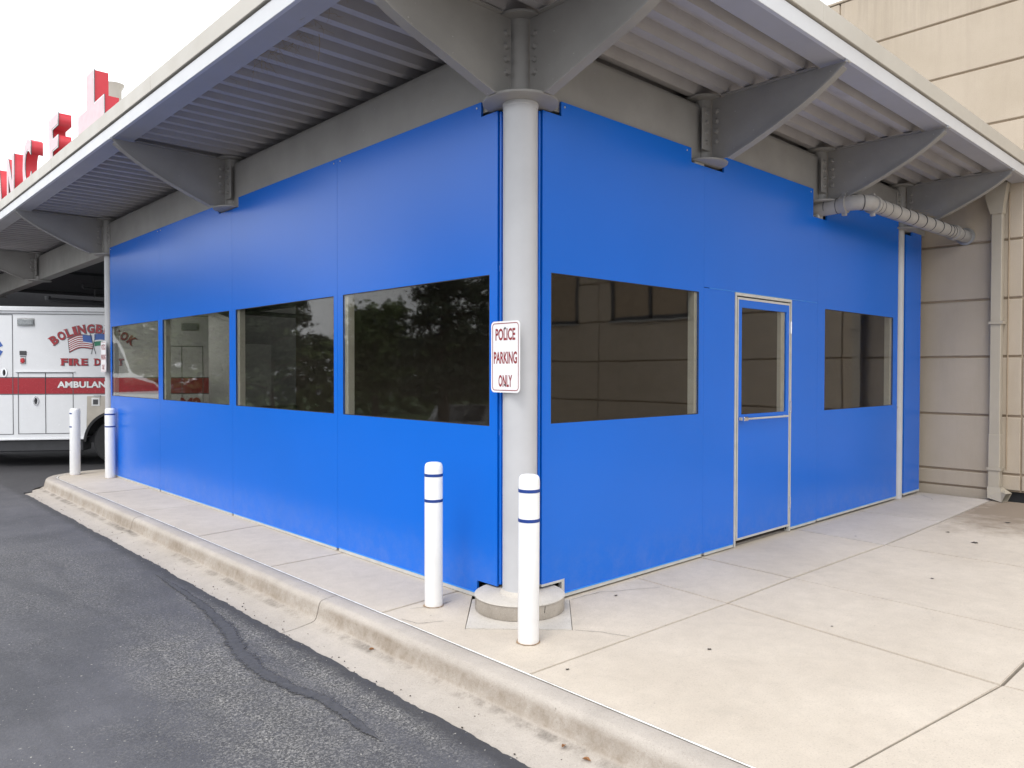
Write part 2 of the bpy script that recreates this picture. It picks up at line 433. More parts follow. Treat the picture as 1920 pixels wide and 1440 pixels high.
# tar seam that snakes along the gutter
seam = [(-1.19,2.9,.004),(-1.205,2.3,.028),(-1.235,1.77,.038),(-1.30,1.26,.052),(-1.40,.86,.055),(-1.44,.54,.05),(-1.43,.23,.04),(-1.38,0.,.042),(-1.375,-.22,.038),(-1.39,-.42,.03),(-1.40,-.60,.003)]
b = MB(); L = []; 
for i in range(len(seam)-1):
    for t in range(30):
        f = t/30; f2 = f*f*(3-2*f)
        L.append([seam[i][k]*(1-f)+seam[i+1][k]*f for k in (0,1)] + [seam[i][2]*(1-f2)+seam[i+1][2]*f2])
prevv = None
for x0, y0, w0 in L:
    q = Vector((x0, y0, 0))
    w0 *= 1.5
    a = w0*(1 + noise.noise(q*9)*.5 + noise.noise(q*33)*.4 + noise.noise(q*90)*.25); c = w0*(1 + noise.noise(q*8+Vector((5,5,5)))*.5 + noise.noise(q*31+Vector((9,1,5)))*.4 + noise.noise(q*85)*.25)
    vv = (b.bm.verts.new((x0-a, y0, -.1455)), b.bm.verts.new((x0, y0, -.142)), b.bm.verts.new((x0+c, y0, -.1455)))
    if prevv:
        b.bm.faces.new((prevv[0], prevv[1], vv[1], vv[0])); b.bm.faces.new((prevv[1], prevv[2], vv[2], vv[1]))
    prevv = vv
ts = tag(b.build('tar_seam', M['tar'], smooth=True), kind='structure')
ea = ts.data.attributes.new('edge', 'FLOAT', 'POINT')
for i in range(len(ts.data.vertices)): ea.data[i].value = 1. if i % 3 == 1 else 0.

# kerb and gutter in cast lengths
prof = [(.004, -.06), (.005, -.003), (.010, 0.), (.06, 0.), (.098, -.001), (.117, -.005), (.130, -.016), (.139, -.040), (.147, -.078), (.155, -.110), (.168, -.126), (.195, -.1335), (.30, -.147), (.40, -.158), (.47, -.163), (.47, -.25), (.004, -.25)]
kerb = tag(bpy.data.objects.new('kerb', None), kind='structure'); col.objects.link(kerb)
cuts = [-14., -10.4, -6.6, -2.75, .985, 4.77, 8.31, 99.]
def kerbsec(i0, i1):
    b = MB(); G = []
    for i in range(i0, i1+1):
        p, n = PT[i]; q = Vector((p.x, p.y, 0.))
        taper = 1. if p.y < 8.0 and n.x < -.99 else max(.12, 1.-(p.y-8.0)*1.0)
        if n.y > .3: taper = .12
        ring = []
        for kk, (d, zz) in enumerate(prof):
            dd = d if d < .2 else .19 + (d-.19)*taper
            wv = 0.
            if .1 < d < .2: wv = noise.noise(q*2.3)*.009 + noise.noise(q*9+Vector((0,0,d*20)))*.006 + noise.noise(q*24+Vector((0,0,d*40)))*.003
            if i in (i0, i1) and 3 < kk < 13: zz -= .004
            u = p + n*(dd+wv); ring.append(b.bm.verts.new((u.x, u.y, zz + (noise.noise(q*4+Vector((0,0,d*9)))*.003 if d > .03 else 0))))
        G.append(ring)
    # 3 mm open joint
    for R_, s_ in ((G[0], 1), (G[-1], -1)):
        nb = G[1] if s_ == 1 else G[-2]
        for v, u in zip(R_, nb): v.co += (u.co - v.co).normalized()*.0045
    for A, B in zip(G, G[1:]):
        for j in range(len(prof)): b.bm.faces.new((A[j], A[(j+1)%len(prof)], B[(j+1)%len(prof)], B[j]))
    b.bm.faces.new(G[0]); b.bm.faces.new(G[-1][::-1])
    b.build('kerb_section', M['curb'], kerb, smooth=True)
idx = [0]
for c in cuts[1:-1]: idx.append(min(range(len(PT)), key=lambda i: abs(PT[i][0].y-c)+(5 if PT[i][1].y > .5 else 0)))
idx.append(len(PT)-1)
for a, c in zip(idx, idx[1:]): kerbsec(a, c)

# pavement base (joint dirt shows between the slabs)
pav = MB()
pts = [(p.x, p.y) for p, n in PT]
pav.prism([(6.79, -14.)] + [(6.79, 8.88)] + [q for q in reversed(pts) if q[0] < 6.7 ], -.30, -.036, 'z')
pav = tag(pav.build('pavement', M['joint']), kind='structure')
# white sealant line
b = MB(); pr0 = None
for p, n in PT:
    if p.x > 3: break
    q = Vector((p.x, p.y, 0)); wv = .0065 + noise.noise(q*6)*.003 + noise.noise(q*23)*.003
    u = p + n*.001; a = u + n*wv*.8; c = u - n*wv
    vv = (b.bm.verts.new((a.x, a.y, .0015)), b.bm.verts.new((c.x, c.y, .0015)))
    if pr0: b.bm.faces.new((pr0[0], pr0[1], vv[1], vv[0]))
    pr0 = vv
tag(b.build('joint_sealant', M['sealant']), kind='structure')

def slab(poly, mat='slab', gap=.0075, z=0., tool=.0035):
    # shrink polygon by gap, then bevelled prism
    n = len(poly); area = sum(poly[i][0]*poly[(i+1)%n][1]-poly[(i+1)%n][0]*poly[i][1] for i in range(n))
    if area < 0: poly = poly[::-1]
    P = [Vector(p) for p in poly]; Q = []
    for i in range(n):
        a = (P[i]-P[i-1]).normalized(); c = (P[(i+1)%n]-P[i]).normalized()
        na, nc = Vector((-a.y, a.x)), Vector((-c.y, c.x)); m = (na+nc); m = m/max(.3, m.dot(na)); Q.append(P[i]+m*gap)
    b = MB(); b.prism([(q.x, q.y) for q in Q], -.034, z, 'z', bev=tool)
    dz = random.uniform(-.0015, .0015)
    for v in b.bm.verts: v.co.z += dz
    return b.build('paving_slab', M[mat], pav, smooth=False)
# strip beside the road
E0 = -.678
slab([(E0,.5),(-.0,.545),(0,2.0),(E0,1.985)]); slab([(E0,1.985),(0,2.0),(0,3.50),(E0,3.40)]); slab([(E0,3.40),(0,3.50),(0,5.0),(E0,5.0)], gap=.003)
slab([(E0,5.0),(0,5.0),(0,6.6),(E0,6.6)]);
end = [(p.x-n.x*.008, p.y-n.y*.008) for p, n in PT if p.y > 8.1 and p.x < 2.0]
slab([(E0,6.6),(0,6.6),(0,8.25),(2.0,8.25)] + end[::-1], tool=.004)
slab([(2.0,8.25),(6.7,8.25),(6.7,8.87),(2.0,8.87)], tool=.004)
# corner slab round the pedestal's square
slab([(E0,-.77),(1.03,-.82),(1.09,0),(.27,0),(.36,-.087),(-.056,-.492),(-.490,-.062),(-.10,.34),(0,.44),(0,.545),(E0,.5)], tool=.003, gap=.0028)
slab([(.358,-.087),(-.056,-.490),(-.488,-.062),(-.10,.336),(0,.25),(.25,.02)], 'pad', tool=.002, z=.003, gap=.0025)
# strip along the right-hand wall
slab([(1.03,-.82),(1.89,-.82),(1.93,0),(1.09,0)]); slab([(1.89,-.82),(3.45,-.86),(3.50,0),(1.93,0)])
slab([(3.45,-.86),(4.92,-.84),(4.88,0),(3.50,0)], 'slab_old'); slab([(4.92,-.84),(6.72,-.80),(6.72,0),(4.88,0)], 'slab_old')
# outer row
slab([(E0,-.77),(1.03,-.82),(.845,-2.365),(-.42,-2.20),(E0,-2.165)], gap=.006)
slab([(1.03,-.82),(1.89,-.82),(1.80,-2.36),(.845,-2.365)], gap=.006); slab([(1.89,-.82),(3.45,-.86),(3.45,-2.36),(1.80,-2.36)], gap=.003)
slab([(3.45,-.86),(4.92,-.84),(5.02,-2.36),(3.45,-2.36)], gap=.005); slab([(4.92,-.84),(6.72,-.80),(6.72,-2.36),(5.02,-2.36)], gap=.005)
xs = [E0, .845, 2.4, 4.0, 5.5, 6.72]; ys = [-2.365, -4., -5.7, -7.4, -9.1, -11., -13.9]
for i in range(5):
    for j in range(6):
        y0 = -2.165 if (i == 0 and j == 0) else ys[j]
        if i == 0 and j == 0: slab([(E0,-2.165),(-.42,-2.20),(.845,-2.365),(.845,-4.),(E0,-4.)], gap=.005)
        else: slab([(xs[i],ys[j]),(xs[i+1],ys[j]),(xs[i+1],ys[j+1]),(xs[i],ys[j+1])])
slab([(.0,.0),(6.7,.0),(6.7,8.25),(.0,8.25)], 'slab_old')

# hairline cracks
def crack(pts, w=.0022):
    b = MB(); pv = None
    for i in range(len(pts)-1):
        a, c = Vector(pts[i]), Vector(pts[i+1])
        n = max(3, int((c-a).length/.02))
        for t in range(n):
            p = a.lerp(c, t/n); q = Vector((p.x, p.y, 3)); s_ = (c-a).normalized(); nn = Vector((-s_.y, s_.x))
            p = p + nn*noise.noise(q*9)*.02; ww = w*(.5+abs(noise.noise(q*20)))
            vv = (b.bm.verts.new((*(p+nn*ww), .0025)), b.bm.verts.new((*(p-nn*ww), .0025)))
            if pv: b.bm.faces.new((pv[0], pv[1], vv[1], vv[0]))
            pv = vv
    tag(b.build('crack', M['joint'], pav), kind=None)
crack([(-.05,-.50),(.03,-.62),(.10,-.80)]); crack([(.36,-.10),(.62,-.12),(.95,-.30),(1.03,-.33)]); crack([(-.50,.12),(-.62,.2),(-.66,.34)])
crack([(-.5,.45),(-.4,.38),(-.2,.4)]); crack([(6.5,-.1),(6.3,-.3),(6.2,-.34)])

# gum and dirt spots trodden into the walk
for i, (gx, gy, gr) in enumerate([(.639, -.24, .012), (-.50, -.861, .010), (.245, -1.185, .012), (1.075, -1.465, .008), (2.6, -1.5, .012), (4.1, -1.35, .03), (4.4, -1.05, .02), (4.9, -1.6, .035), (5.3, -1.3, .03), (3.3, -1.9, .012), (3.6, -.55, .01)]):
    b = MB(); n = 12; ring = [b.bm.verts.new((gx+gr*(1+.35*math.sin(j*2.1+i))*math.cos(2*math.pi*j/n), gy+gr*.8*(1+.3*math.cos(j*1.7+i))*math.sin(2*math.pi*j/n), .0032)) for j in range(n)]
    b.bm.faces.new(ring); b.build('gum_spot', M['joint'], pav)
# grit in the gutter
b = MB()
for i in range(260):
    y0 = random.uniform(-2.2, 8.2); x0 = random.choice([random.gauss(-.875, .02), random.uniform(-1.07, -.86), random.gauss(-1.08, .03)])
    r = random.uniform(.002, .0045)
    m = Matrix.Translation((x0, y0, -.139 - max(0, (-x0-.87))*.06)) @ Matrix.Rotation(random.random()*6, 4, 'Z') @ Matrix.Rotation(random.random(), 4, 'X')
    b.box(-r, r, -r*.7, r*.7, -r*.4, r*.5, mat=m)
tag(b.build('gutter_grit', M['joint']), kind='stuff')
def leaf(x, y, z, s, rz, label, mat='brownleaf'):
    b = MB(); n = 10; vs_ = []
    c = b.bm.verts.new((0, 0, .004))
    for i in range(n):
        a = 2*math.pi*i/n; r = s*(.55+.45*abs(math.cos(a)))*(1+.25*(i%2)); vs_.append(b.bm.verts.new((r*math.cos(a), r*.6*math.sin(a), .003+.008*abs(math.sin(a))+.006*random.random())))
    for i in range(n): b.bm.faces.new((c, vs_[i], vs_[(i+1)%n]))
    o = b.build('fallen_leaf', M[mat]); o.location = (x, y, z); o.rotation_euler = (.15, .1, rz)
    tag(o, label, 'leaf', 'dead leaves in the gutter')
leaf(-.885, -1.191, -.133, .016, .4, 'small tan dead leaf curled at the kerb foot, above the dark red one')
leaf(-.895, -1.33, -.134, .019, 1.7, 'dark red brown dead leaf in the gutter, nearest the bottom edge')
leaf(-.865, .317, -.131, .014, 2.4, 'brown dead leaf against the kerb foot below the two near bollards')

# ================================================================ HOSPITAL BUILDING (tan precast)
bld = thing('hospital_building', 'tan precast concrete building with grooved horizontal courses behind the blue enclosure', 'building', (6.8, 0, 0))
def bw(b, name, mat, smooth=False, parent=None):
    o = b.build(name, mat, parent or bld, smooth)
    o.matrix_local = Matrix.Translation((-6.8, 0, 0)); return o
zs = [.105, .297, .958, 1.637, 2.30, 2.965, 3.64, 4.315, 4.98, 5.645, 6.30]
yv = [1.035 - 2.09*i for i in range(8)] ; yv = [1.035+2.09*i for i in range(4, 0, -1)] + yv
wins = [(-4.95, -3.40), (-7.9, -5.72), (-11.2, -8.9)]
b = MB(); b.box(6.822, 7.1, -13.6, 9.4, .10, 6.27); bw(b, 'wall_core', M['groove'])
for i in range(len(yv)-1):
    ya, yb = yv[i+1], yv[i]
    for j in range(len(zs)-1):
        z0, z1 = zs[j]+.012, zs[j+1]-.012
        segs = [(ya+.008, yb-.008)]
        if j in (4, 5):
            for wa, wb in wins:
                ns = []
                for s0, s1 in segs:
                    if wb <= s0 or wa >= s1: ns.append((s0, s1))
                    else:
                        if wa > s0+.02: ns.append((s0, wa))
                        if wb < s1-.02: ns.append((wb, s1))
                segs = ns
        for s0, s1 in segs:
            b = MB(); b.box(6.80, 6.86, s0, s1, z0, z1, bev=.008); bw(b, 'wall_panel', M['tan'])
for wa, wb in wins:
    b = MB()
    for a_ in (wa, (wa+wb)/2-.03, wb-.06): b.box(6.80, 6.86, a_, a_+.06, 2.30, 3.63)
    b.box(6.80, 6.86, wa, wb, 2.30, 2.36); b.box(6.80, 6.86, wa, wb, 3.57, 3.63)
    fr_ = bw(b, 'window', M['darkmetal'])
    b = MB(); b.box(6.838, 6.842, wa+.03, wb-.03, 2.33, 3.6); bw(b, 'pane', M['darkglass'], parent=fr_).matrix_local = Matrix()
    b = MB(); b.box(6.77, 6.86, wa-.03, wb+.03, 2.27, 2.30); bw(b, 'sill', M['alugrey'], parent=fr_).matrix_local = Matrix()
b = MB(); b.box(6.79, 7.2, -13.6, 9.4, 6.30, 6.33, bev=.006); bw(b, 'parapet_cap', M['tan'])
b = MB(); b.box(6.86, 6.9, -13.6, 9.4, -.2, .10); bw(b, 'recess_shade_strip', M['black'])  # black strip, shade of the void under the wall painted in
b = MB(); b.box(6.80, 6.88, -.86, 9.4, -.02, .097, bev=.004); bw(b, 'base_course', M['tan'])
# far end wall of the ambulance bay, deep shade put into its colour
bay = thing('bay_wall', 'wall at the back of the covered ambulance bay, its shade painted dark', 'wall', (3, 18.4, -.15))
b = MB(); b.box(-4.2, 6.5, 0, .3, 0, 3.6); b.build('wall', M['bayshade'], bay)
b = MB()
for xx in (-2., .2, 2.6): b.box(xx, xx+1.6, -.03, 0., .02, 2.4, bev=.01)
b.build('door', M['darkmetal'], bay)
for k_, (x0, y0, z0, x1, y1, z1, r_, lb) in enumerate([(.79,13,3.05,4.5,13,3.10,.022,'thin grey conduit with a turned-down end high under the canopy'),(.2,13.,2.78,5.5,13.05,2.74,.05,'brown pipe run just above the ambulance roof under the canopy')]):
    p_ = thing('ceiling_pipe', lb, 'pipe', (x0, y0, z0))
    b = MB(); b.sweep([(0,0,.08),(0,0,.02),(.03,0,0),(.1,0,0),(x1-x0,y1-y0,z1-z0)], r_, 10); b.build('pipe', M['darkmetal'] if k_ == 0 else M['darkmetal'], p_, True)  # both pipes coloured dark for the shade of the bay
    b = MB(); b.tube((.8,0,-.01),(.8,0,3.3-z0),.008,6).tube((2.2,0,-.01),(2.2,0,3.3-z0),.008,6); b.build('hanger', M['darkmetal'], p_)

# ================================================================ CANOPY
can = thing('canopy', 'grey steel canopy with ribbed roof deck and curved brackets over the blue enclosure', 'canopy', (0,0,0))
YE = 17.6
# roof deck sheets (three ribs each, 8 inch rib pitch)
pitch = .2032
def deck_profile():
    P = []
    for r_ in range(3):
        o = r_*pitch
        P += [(o, .075), (o+.095, .075), (o+.118, 0.), (o+.180, 0.), (o+pitch, .075)]
    return P
pr_ = deck_profile()
b = MB(); A = [b.bm.verts.new((-1.0, a, 3.600+z_)) for a, z_ in pr_]; B = [b.bm.verts.new((6.79, a, 3.600+z_)) for a, z_ in pr_]
for i in range(len(A)-1): b.bm.faces.new((A[i], A[i+1], B[i+1], B[i]))
d0 = b.build('deck_sheet', M['deck'], can); d0.location = (0, -.93-.0225, 0)
k_ = 1
while -.93 + k_*3*pitch < YE:
    dup(d0, can, Matrix.Translation((0, -.9525+k_*3*pitch, random.uniform(-.001, .001)))); k_ += 1
b = MB(); b.box(-1.10, 6.79, -1.10, YE, 3.70, 3.74); b.build('roof_slab', M['roofing'], can)
# perimeter: soffit strip, white fascia, coping (butted sections)
b = MB(); b.box(-1.118, -.935, -.935, YE, 3.588, 3.60, bev=.002).box(-1.118, 6.79, -1.118, -.935, 3.588, 3.60, bev=.002)
b.build('soffit_strip', M['soffit'], can)
b = MB(); b.box(-.936, -.930, -.93, YE, 3.60, 3.70).box(-.936, 6.79, -.936, -.930, 3.60, 3.70); b.build('soffit_return', M['steel'], can)
b = MB(); b.box(-1.13, -1.10, -1.10, YE, 3.585, 3.692, bev=.002).box(-1.13, 6.79, -1.13, -1.10, 3.585, 3.692, bev=.002); b.build('fascia', M['fascia'], can)
b = MB(); b.box(-1.112, -1.09, -1.09, YE, 3.692, 3.705).box(-1.112, 6.79, -1.112, -1.09, 3.692, 3.705); b.build('drip_gap', M['darkmetal'], can)
for a_, c_ in [(-1.145, .2), (.2, 3.10), (3.10, 6.35), (6.35, 9.6), (9.6, 12.9), (12.9, YE)]:
    b = MB(); b.box(-1.145, -.92, a_+.0015, c_-.0015, 3.705, 3.833, bev=.003); b.build('coping_section', M['coping'], can)
for a_, c_ in [(-.92, 1.6), (1.6, 4.88), (4.88, 6.79)]:
    b = MB(); b.box(a_+.0015, c_-.0015, -1.145, -.92, 3.705, 3.833, bev=.003); b.build('coping_section', M['coping'], can)
# bracket prototype: outward along local +x
def bracket(corner=False):
    low = [(.235, 3.105), (.33, 3.142), (.42, 3.176), (.52, 3.220), (.62, 3.264), (.72, 3.313), (.80, 3.352), (.88, 3.395), (.96, 3.442), (1.04, 3.496), (1.105, 3.545)]
    if corner: low = [(.235, 3.105), (.34, 3.140), (.45, 3.180), (.55, 3.214), (.64, 3.246), (.75, 3.282), (.85, 3.318), (.94, 3.356), (1.01, 3.392), (1.06, 3.43), (1.10, 3.49), (1.118, 3.535)]
    b = MB(); b.prism([(.085, 3.105)] + low + [(1.125, 3.574), (.085, 3.576)], -.006, .006, 'y')
    w_ = b.build('bracket', M['steel'], can)
    b = MB(); G = []
    for i, (a, z) in enumerate(low):
        d = Vector((low[min(i+1, len(low)-1)][0]-low[max(i-1, 0)][0], low[min(i+1, len(low)-1)][1]-low[max(i-1, 0)][1])).normalized(); n = Vector((d.y, -d.x))
        G.append([b.bm.verts.new((a+n.x*t, s_, z+n.y*t)) for s_, t in ((-.036, .004), (.036, .004), (.036, .016), (-.036, .016))])
    for A, B in zip(G, G[1:]):
        for j in range(4): b.bm.faces.new((A[j], A[(j+1)%4], B[(j+1)%4], B[j]))
    b.bm.faces.new(G[0]); b.bm.faces.new(G[-1])
    b.build('bottom_flange', M['steel'], w_)
    b = MB(); b.box(.18, .925, -.035, .035, 3.5765, 3.587); b.build('top_flange', M['steel'], w_)
    for s_ in (-1, 1):
        for z in (3.245, 3.322, 3.40, 3.477):
            b = MB(); b.tube((.128, s_*.006, z), (.128, s_*.030, z), .020, 12, .014); b.build('bolt', M['steel'], w_, True)
    b = MB(); b.tube((1.135, -.02, 3.570), (1.135, .02, 3.570), .011, 10); b.build('tip_bolt', M['galv'], w_, True)
    return w_
br = bracket()
SX, SY = [0, 1.99, 4.02, 6.05], [0, 4.2, 8.42, 12.64, 16.8]
first = True
def put_bracket(x, y, rz):
    global first
    if first: br.matrix_local = T(x, y, 0, rz); first = False
    else: dup(br, can, T(x, y, 0, rz))
for y in SY[1:]: put_bracket(0, y, math.pi)
for x in SX[1:]: put_bracket(x, 0, -math.pi/2)
bc = bracket(True); bc.matrix_local = T(0, 0, 0, math.pi); dup(bc, can, T(0, 0, 0, -math.pi/2))
# nodes: stub tube, lower disc, upper disc
for (x, y) in [(0, q) for q in SY] + [(q, 0) for q in SX[1:]]:
    b = MB(); b.tube((x, y, 3.10), (x, y, 3.577), .074, 28); st_ = b.build('node_tube', M['steel'], can, True)
    b = MB(); rd = .232 if x == y == 0 else .192; b.lathe([(0, 3.083), (rd-.006, 3.083), (rd, 3.087), (rd, 3.098), (rd-.006, 3.102), (0, 3.102)], (x, y, 0), 48); b.build('lower_disc', M['steel'], st_, True)
    b = MB(); b.lathe([(0, 3.5775), (.16, 3.5775), (.16, 3.594), (0, 3.594)], (x, y, 0), 32); b.build('upper_disc', M['steel'], st_, True)
# beams with fin plates and bolts
def beam(x0, x1, y0, y1, ax):
    b = MB(); lo, hi = -.03, .13; z0, z1 = 3.1035, 3.558; r = .062
    P = [(lo, z0), (hi, z0), (hi, z1-r)] + [(hi-r+r*math.cos(t*math.pi/8), z1-r+r*math.sin(t*math.pi/8)) for t in range(1, 4)] + [(hi-r, z1), (lo+r, z1)] + [(lo+r-r*math.sin(t*math.pi/8), z1-r+r*math.cos(t*math.pi/8)) for t in range(1, 4)] + [(lo, z1-r)]
    if ax == 'y':
        b.prism([(a, c) for a, c in P], y0, y1, 'y')
    else:
        b.prism([(a, c) for a, c in P], x0, x1, 'x')
    be = b.build('beam', M['steel'], can, True)
for (x, y, ax) in [(0, SY[1], 'y'), (0, SY[2], 'y'), (0, SY[3], 'y'), (SX[1], 0, 'x'), (SX[2], 0, 'x'), (SX[3], 0, 'x')]:
    far = (x, y) in ((0, SY[2]), (SX[3], 0))
    b = MB(); lo, hi = (-.128, -.018) if not far else (-.175, -.075)
    if ax == 'y': b.box(-.080, -.0705, y+lo, y+hi, 3.175, 3.500, bev=.003) if not far else b.box(-.041, -.0305, y+lo, y+hi, 3.175, 3.5, bev=.003)
    else: b.box(x+lo, x+hi, -.080, -.0705, 3.175, 3.500, bev=.003) if not far else b.box(x+lo, x+hi, -.041, -.0305, 3.175, 3.5, bev=.003)
    fp = b.build('fin_plate', M['steel'], can)
    q = -.080 if not far else -.041
    for z in (3.235, 3.31, 3.385, 3.46):
        b = MB(); m = (lo+hi)/2
        if ax == 'y': b.tube((q, y+m, z), (q-.018, y+m, z), .017, 10, .013)
        else: b.tube((x+m, q, z), (x+m, q-.018, z), .017, 10, .013)
        b.build('bolt', M['steel'], fp, True)
for a, c in zip(SY, SY[1:]): beam(0, 0, a+.075, c-.075, 'y')
for a, c in zip(SX, SX[1:]): beam(a+.075, c-.075, 0, 0, 'x')
beam(SX[-1]+.075, 6.79, 0, 0, 'x')
b = MB(); b.box(.16, 6.75, 8.60, YE, 3.30, 3.31); b.build('bay_shade_ceiling', M['bayshade'], can)  # dark sheet added below the deck as bay shade
# inner cross beams and secondary beam line, under-roof shade put into their colour
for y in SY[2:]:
    b = MB(); b.box(.10, 6.78, y-.06, y+.06, 3.25, 3.552); b.build('cross_beam', M['bayshade'], can)
b = MB(); b.box(5.9, 6.1, 8.5, YE, 3.1, 3.55); b.build('inner_beam', M['bayshade'], can)
# columns
b = MB(); b.tube((0,0,.10), (0,0,3.083), .1065, 48); o = b.build('column', M['column'], can, True); o['label'] = 'thick light grey corner column'
b = MB(); b.lathe([(.1065, .125), (.118, .112), (.124, .1005), (0, .1005)], (0,0,0), 40); b.build('column_collar', M['pad'], o, True)
b = MB(); b.lathe([(.1065, 3.06), (.110, 3.064), (.110, 3.083)], (0,0,0), 40); b.build('weld_collar', M['column'], o, True)
for (x, y) in ((6.03, -.005), (0, 8.42), (0, 16.8)):
    b = MB(); b.tube((x, y, 0.0), (x, y, 3.083), .060, 28); o2 = b.build('column', M['column'], can, True); o2['label'] = 'slim light grey column'
# pedestal
ped = thing('column_pedestal', 'round cracked concrete pedestal under the corner column', 'pedestal', (0,0,0))
b = MB(); P_ = []
b.lathe([(0, .0045), (.272, .0045), (.275, .010), (.275, .082), (.272, .088)], (0,0,0), 64); b.build('side_ring', M['pedside'], ped, True)
b = MB(); b.lathe([(0, .02), (.2725, .0885), (.279, .090), (.279, .094), (.268, .100), (0, .101)], (0,0,0), 64); b.build('cap', M['pad'], ped, True)
random.seed(3)
for i in (0, 3):      # patch joints and cracks on the pedestal side
    a = math.pi*1.25 + (-1.25, -.62, -.1, .55, 1.3)[i] + random.uniform(-.06, .06); z0_ = random.uniform(.02, .06)
    b = MB(); b.box(.2745, .2768, -.0015, .0015, z0_, .084, mat=Matrix.Rotation(a, 4, 'Z')@Matrix.Rotation(random.uniform(-.12,.12), 4, 'X')); b.build('patch_joint', M['joint'], ped)

# ================================================================ BLUE ENCLOSURE
enc = thing('blue_enclosure', 'blue panelled temporary enclosure with tinted windows built under the canopy', 'enclosure', (0,0,0))
XO = -.05; TH = .016
def wall_panel(ax, a0, a1, z0, z1, win=None, cutsr=(), pane=True, label=None):
    us = {a0, a1}; vz = {z0, z1}; rects = []
    if win: rects.append(win)
    rects += list(cutsr)
    for (r0, r1, s0, s1) in rects:
        us |= {max(a0, r0), min(a1, r1)}; vz |= {max(z0, s0), min(z1, s1)}
    us, vz = sorted(us), sorted(vz)
    ins = lambda u, v: not any(r0 < u < r1 and s0 < v < s1 for r0, r1, s0, s1 in rects)
    b = MB(); b.grid(us, vz, ins, XO, XO+TH, ax)
    o = b.build('wall_panel', M['blue'], enc)
    if win and pane:
        r0, r1, s0, s1 = win; b = MB()
        if ax == 'x': b.box(XO+.004, XO+.008, r0-.0, r1, s0, s1)
        else: b.box(r0, r1, XO+.004, XO+.008, s0, s1)
        b.build('window_pane', M['glass'], o)
        # thin black gasket
        b = MB(); g = .006
        for (p0, p1, q0, q1) in ((r0, r0+g, s0, s1), (r1-g, r1, s0, s1), (r0+g, r1-g, s0, s0+g), (r0+g, r1-g, s1-g, s1)):
            if ax == 'x': b.box(XO+.001, XO+.0035, p0, p1, q0, q1)
            else: b.box(p0, p1, XO+.001, XO+.0035, q0, q1)
        b.build('gasket', M['black'], o)
    return o
def screw(parent, ax, a, z):
    b = MB()
    if ax == 'x': b.tube((XO, a, z), (XO-.004, a, z), .006, 8)
    else: b.tube((a, XO, z), (a, XO-.004, z), .006, 8)
    b.build('screw', M['alu'], parent)
ZT = 3.168
def trim(ax, a0, a1, z0, z1, parent=enc):
    b = MB()
    if ax == 'x': b.box(XO-.003, XO+.028, a0, a1, z0, z1, bev=.0015)
    else: b.box(a0, a1, XO-.003, XO+.028, z0, z1, bev=.0015)
    b.build('bottom_trim', M['alu'], parent)
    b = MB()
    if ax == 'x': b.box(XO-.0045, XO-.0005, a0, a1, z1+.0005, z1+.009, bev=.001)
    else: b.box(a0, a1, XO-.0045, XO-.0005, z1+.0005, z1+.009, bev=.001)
    b.build('bottom_lit_edge', M['bluelit'], parent)  # thin raised strip, a painted highlight along the panel foot
G = .0013
# left-hand run (faces -x)
LP = [(.152, 2.079), (2.079, 4.117), (4.117, 6.213), (6.213, 8.20)]
LW = [(.227, 1.995), (2.137, 4.038), (4.192, 6.118), (6.265, 8.128)]
for i, ((a0, a1), (w0, w1)) in enumerate(zip(LP, LW)):
    cuts_ = []
    if i == 0: cuts_ = [(.0, .31, 3.075, 4), (.0, .345, 0, .112)]
    if i in (1, 2): cuts_ = [(3.96, 4.44, 3.075, 4)]
    zb = .022 if i else .026
    o = wall_panel('x', a0+G, a1-G, zb, ZT, (w0, w1, 1.113, 2.068), cuts_)
    trim('x', a0+.02 if i else .347, a1-.02, .002, zb+.002, o)
    for a in (a0+.05, a1-.05):
        if not (i == 0 and a < .2): screw(o, 'x', a, ZT-.03)
    if i == 0: screw(o, 'x', .35, ZT-.03)
# right-hand run (faces -y)
def rp(a0, a1, z0, z1, win=None, cuts_=(), tb=None, G=.0006):
    o = wall_panel('y', a0+G, a1-G, z0, z1, win, cuts_)
    if tb: trim('y', tb[0], tb[1], z0-.02, z0+.002, o)
    return o
o = rp(.142, 1.942, .030, ZT, (.220, 1.873, 1.130, 2.080), [(.0, .31, 3.075, 4), (.0, .345, 0, .112), (1.76, 2.3, 3.06, 4)], (.347, 1.925))
for a in (.34, 1.70): screw(o, 'y', a, ZT-.03)
b = MB(); b.box(.345-.022, .3455, XO-.003, XO+.028, .012, .112, bev=.0015).box(.14, .3455, XO-.003, XO+.028, .1125, .128, bev=.0015); b.build('notch_trim', M['alu'], o)
b = MB(); b.box(.345, .3465, XO-.004, XO+.02, .04, .13); b.build('notch_edge', M['alu'], o)
o = rp(1.942, 3.90, 2.122, 3.19, None, [(1.5, 2.22, 3.06, 4), (3.79, 5, 2.93, 4)])
for a in (2.27, 3.74): screw(o, 'y', a, 3.155)
rp(1.942, 2.398, .030, 2.1175, None, (), (1.965, 2.390)); rp(3.372, 3.90, .036, 2.1175, None, (), (3.385, 3.885))
b = MB(); b.box(2.02, 3.885, XO-.0035, XO+.002, 2.116, 2.1215); b.build('header_joint_lip', M['bluelit'], enc)
o = rp(3.90, 5.905, .040, 3.215, (4.055, 5.770, 1.085, 2.072), [(3.0, 4.27, 3.06, 4), (3.0, 4.08, 2.93, 4)], (3.915, 5.895))
for a in (4.36, 5.60): screw(o, 'y', a, 3.19)
rp(6.125, 6.62, .048, 3.10, None, [(6.0, 6.30, 3.05, 4)], (6.13, 6.615))
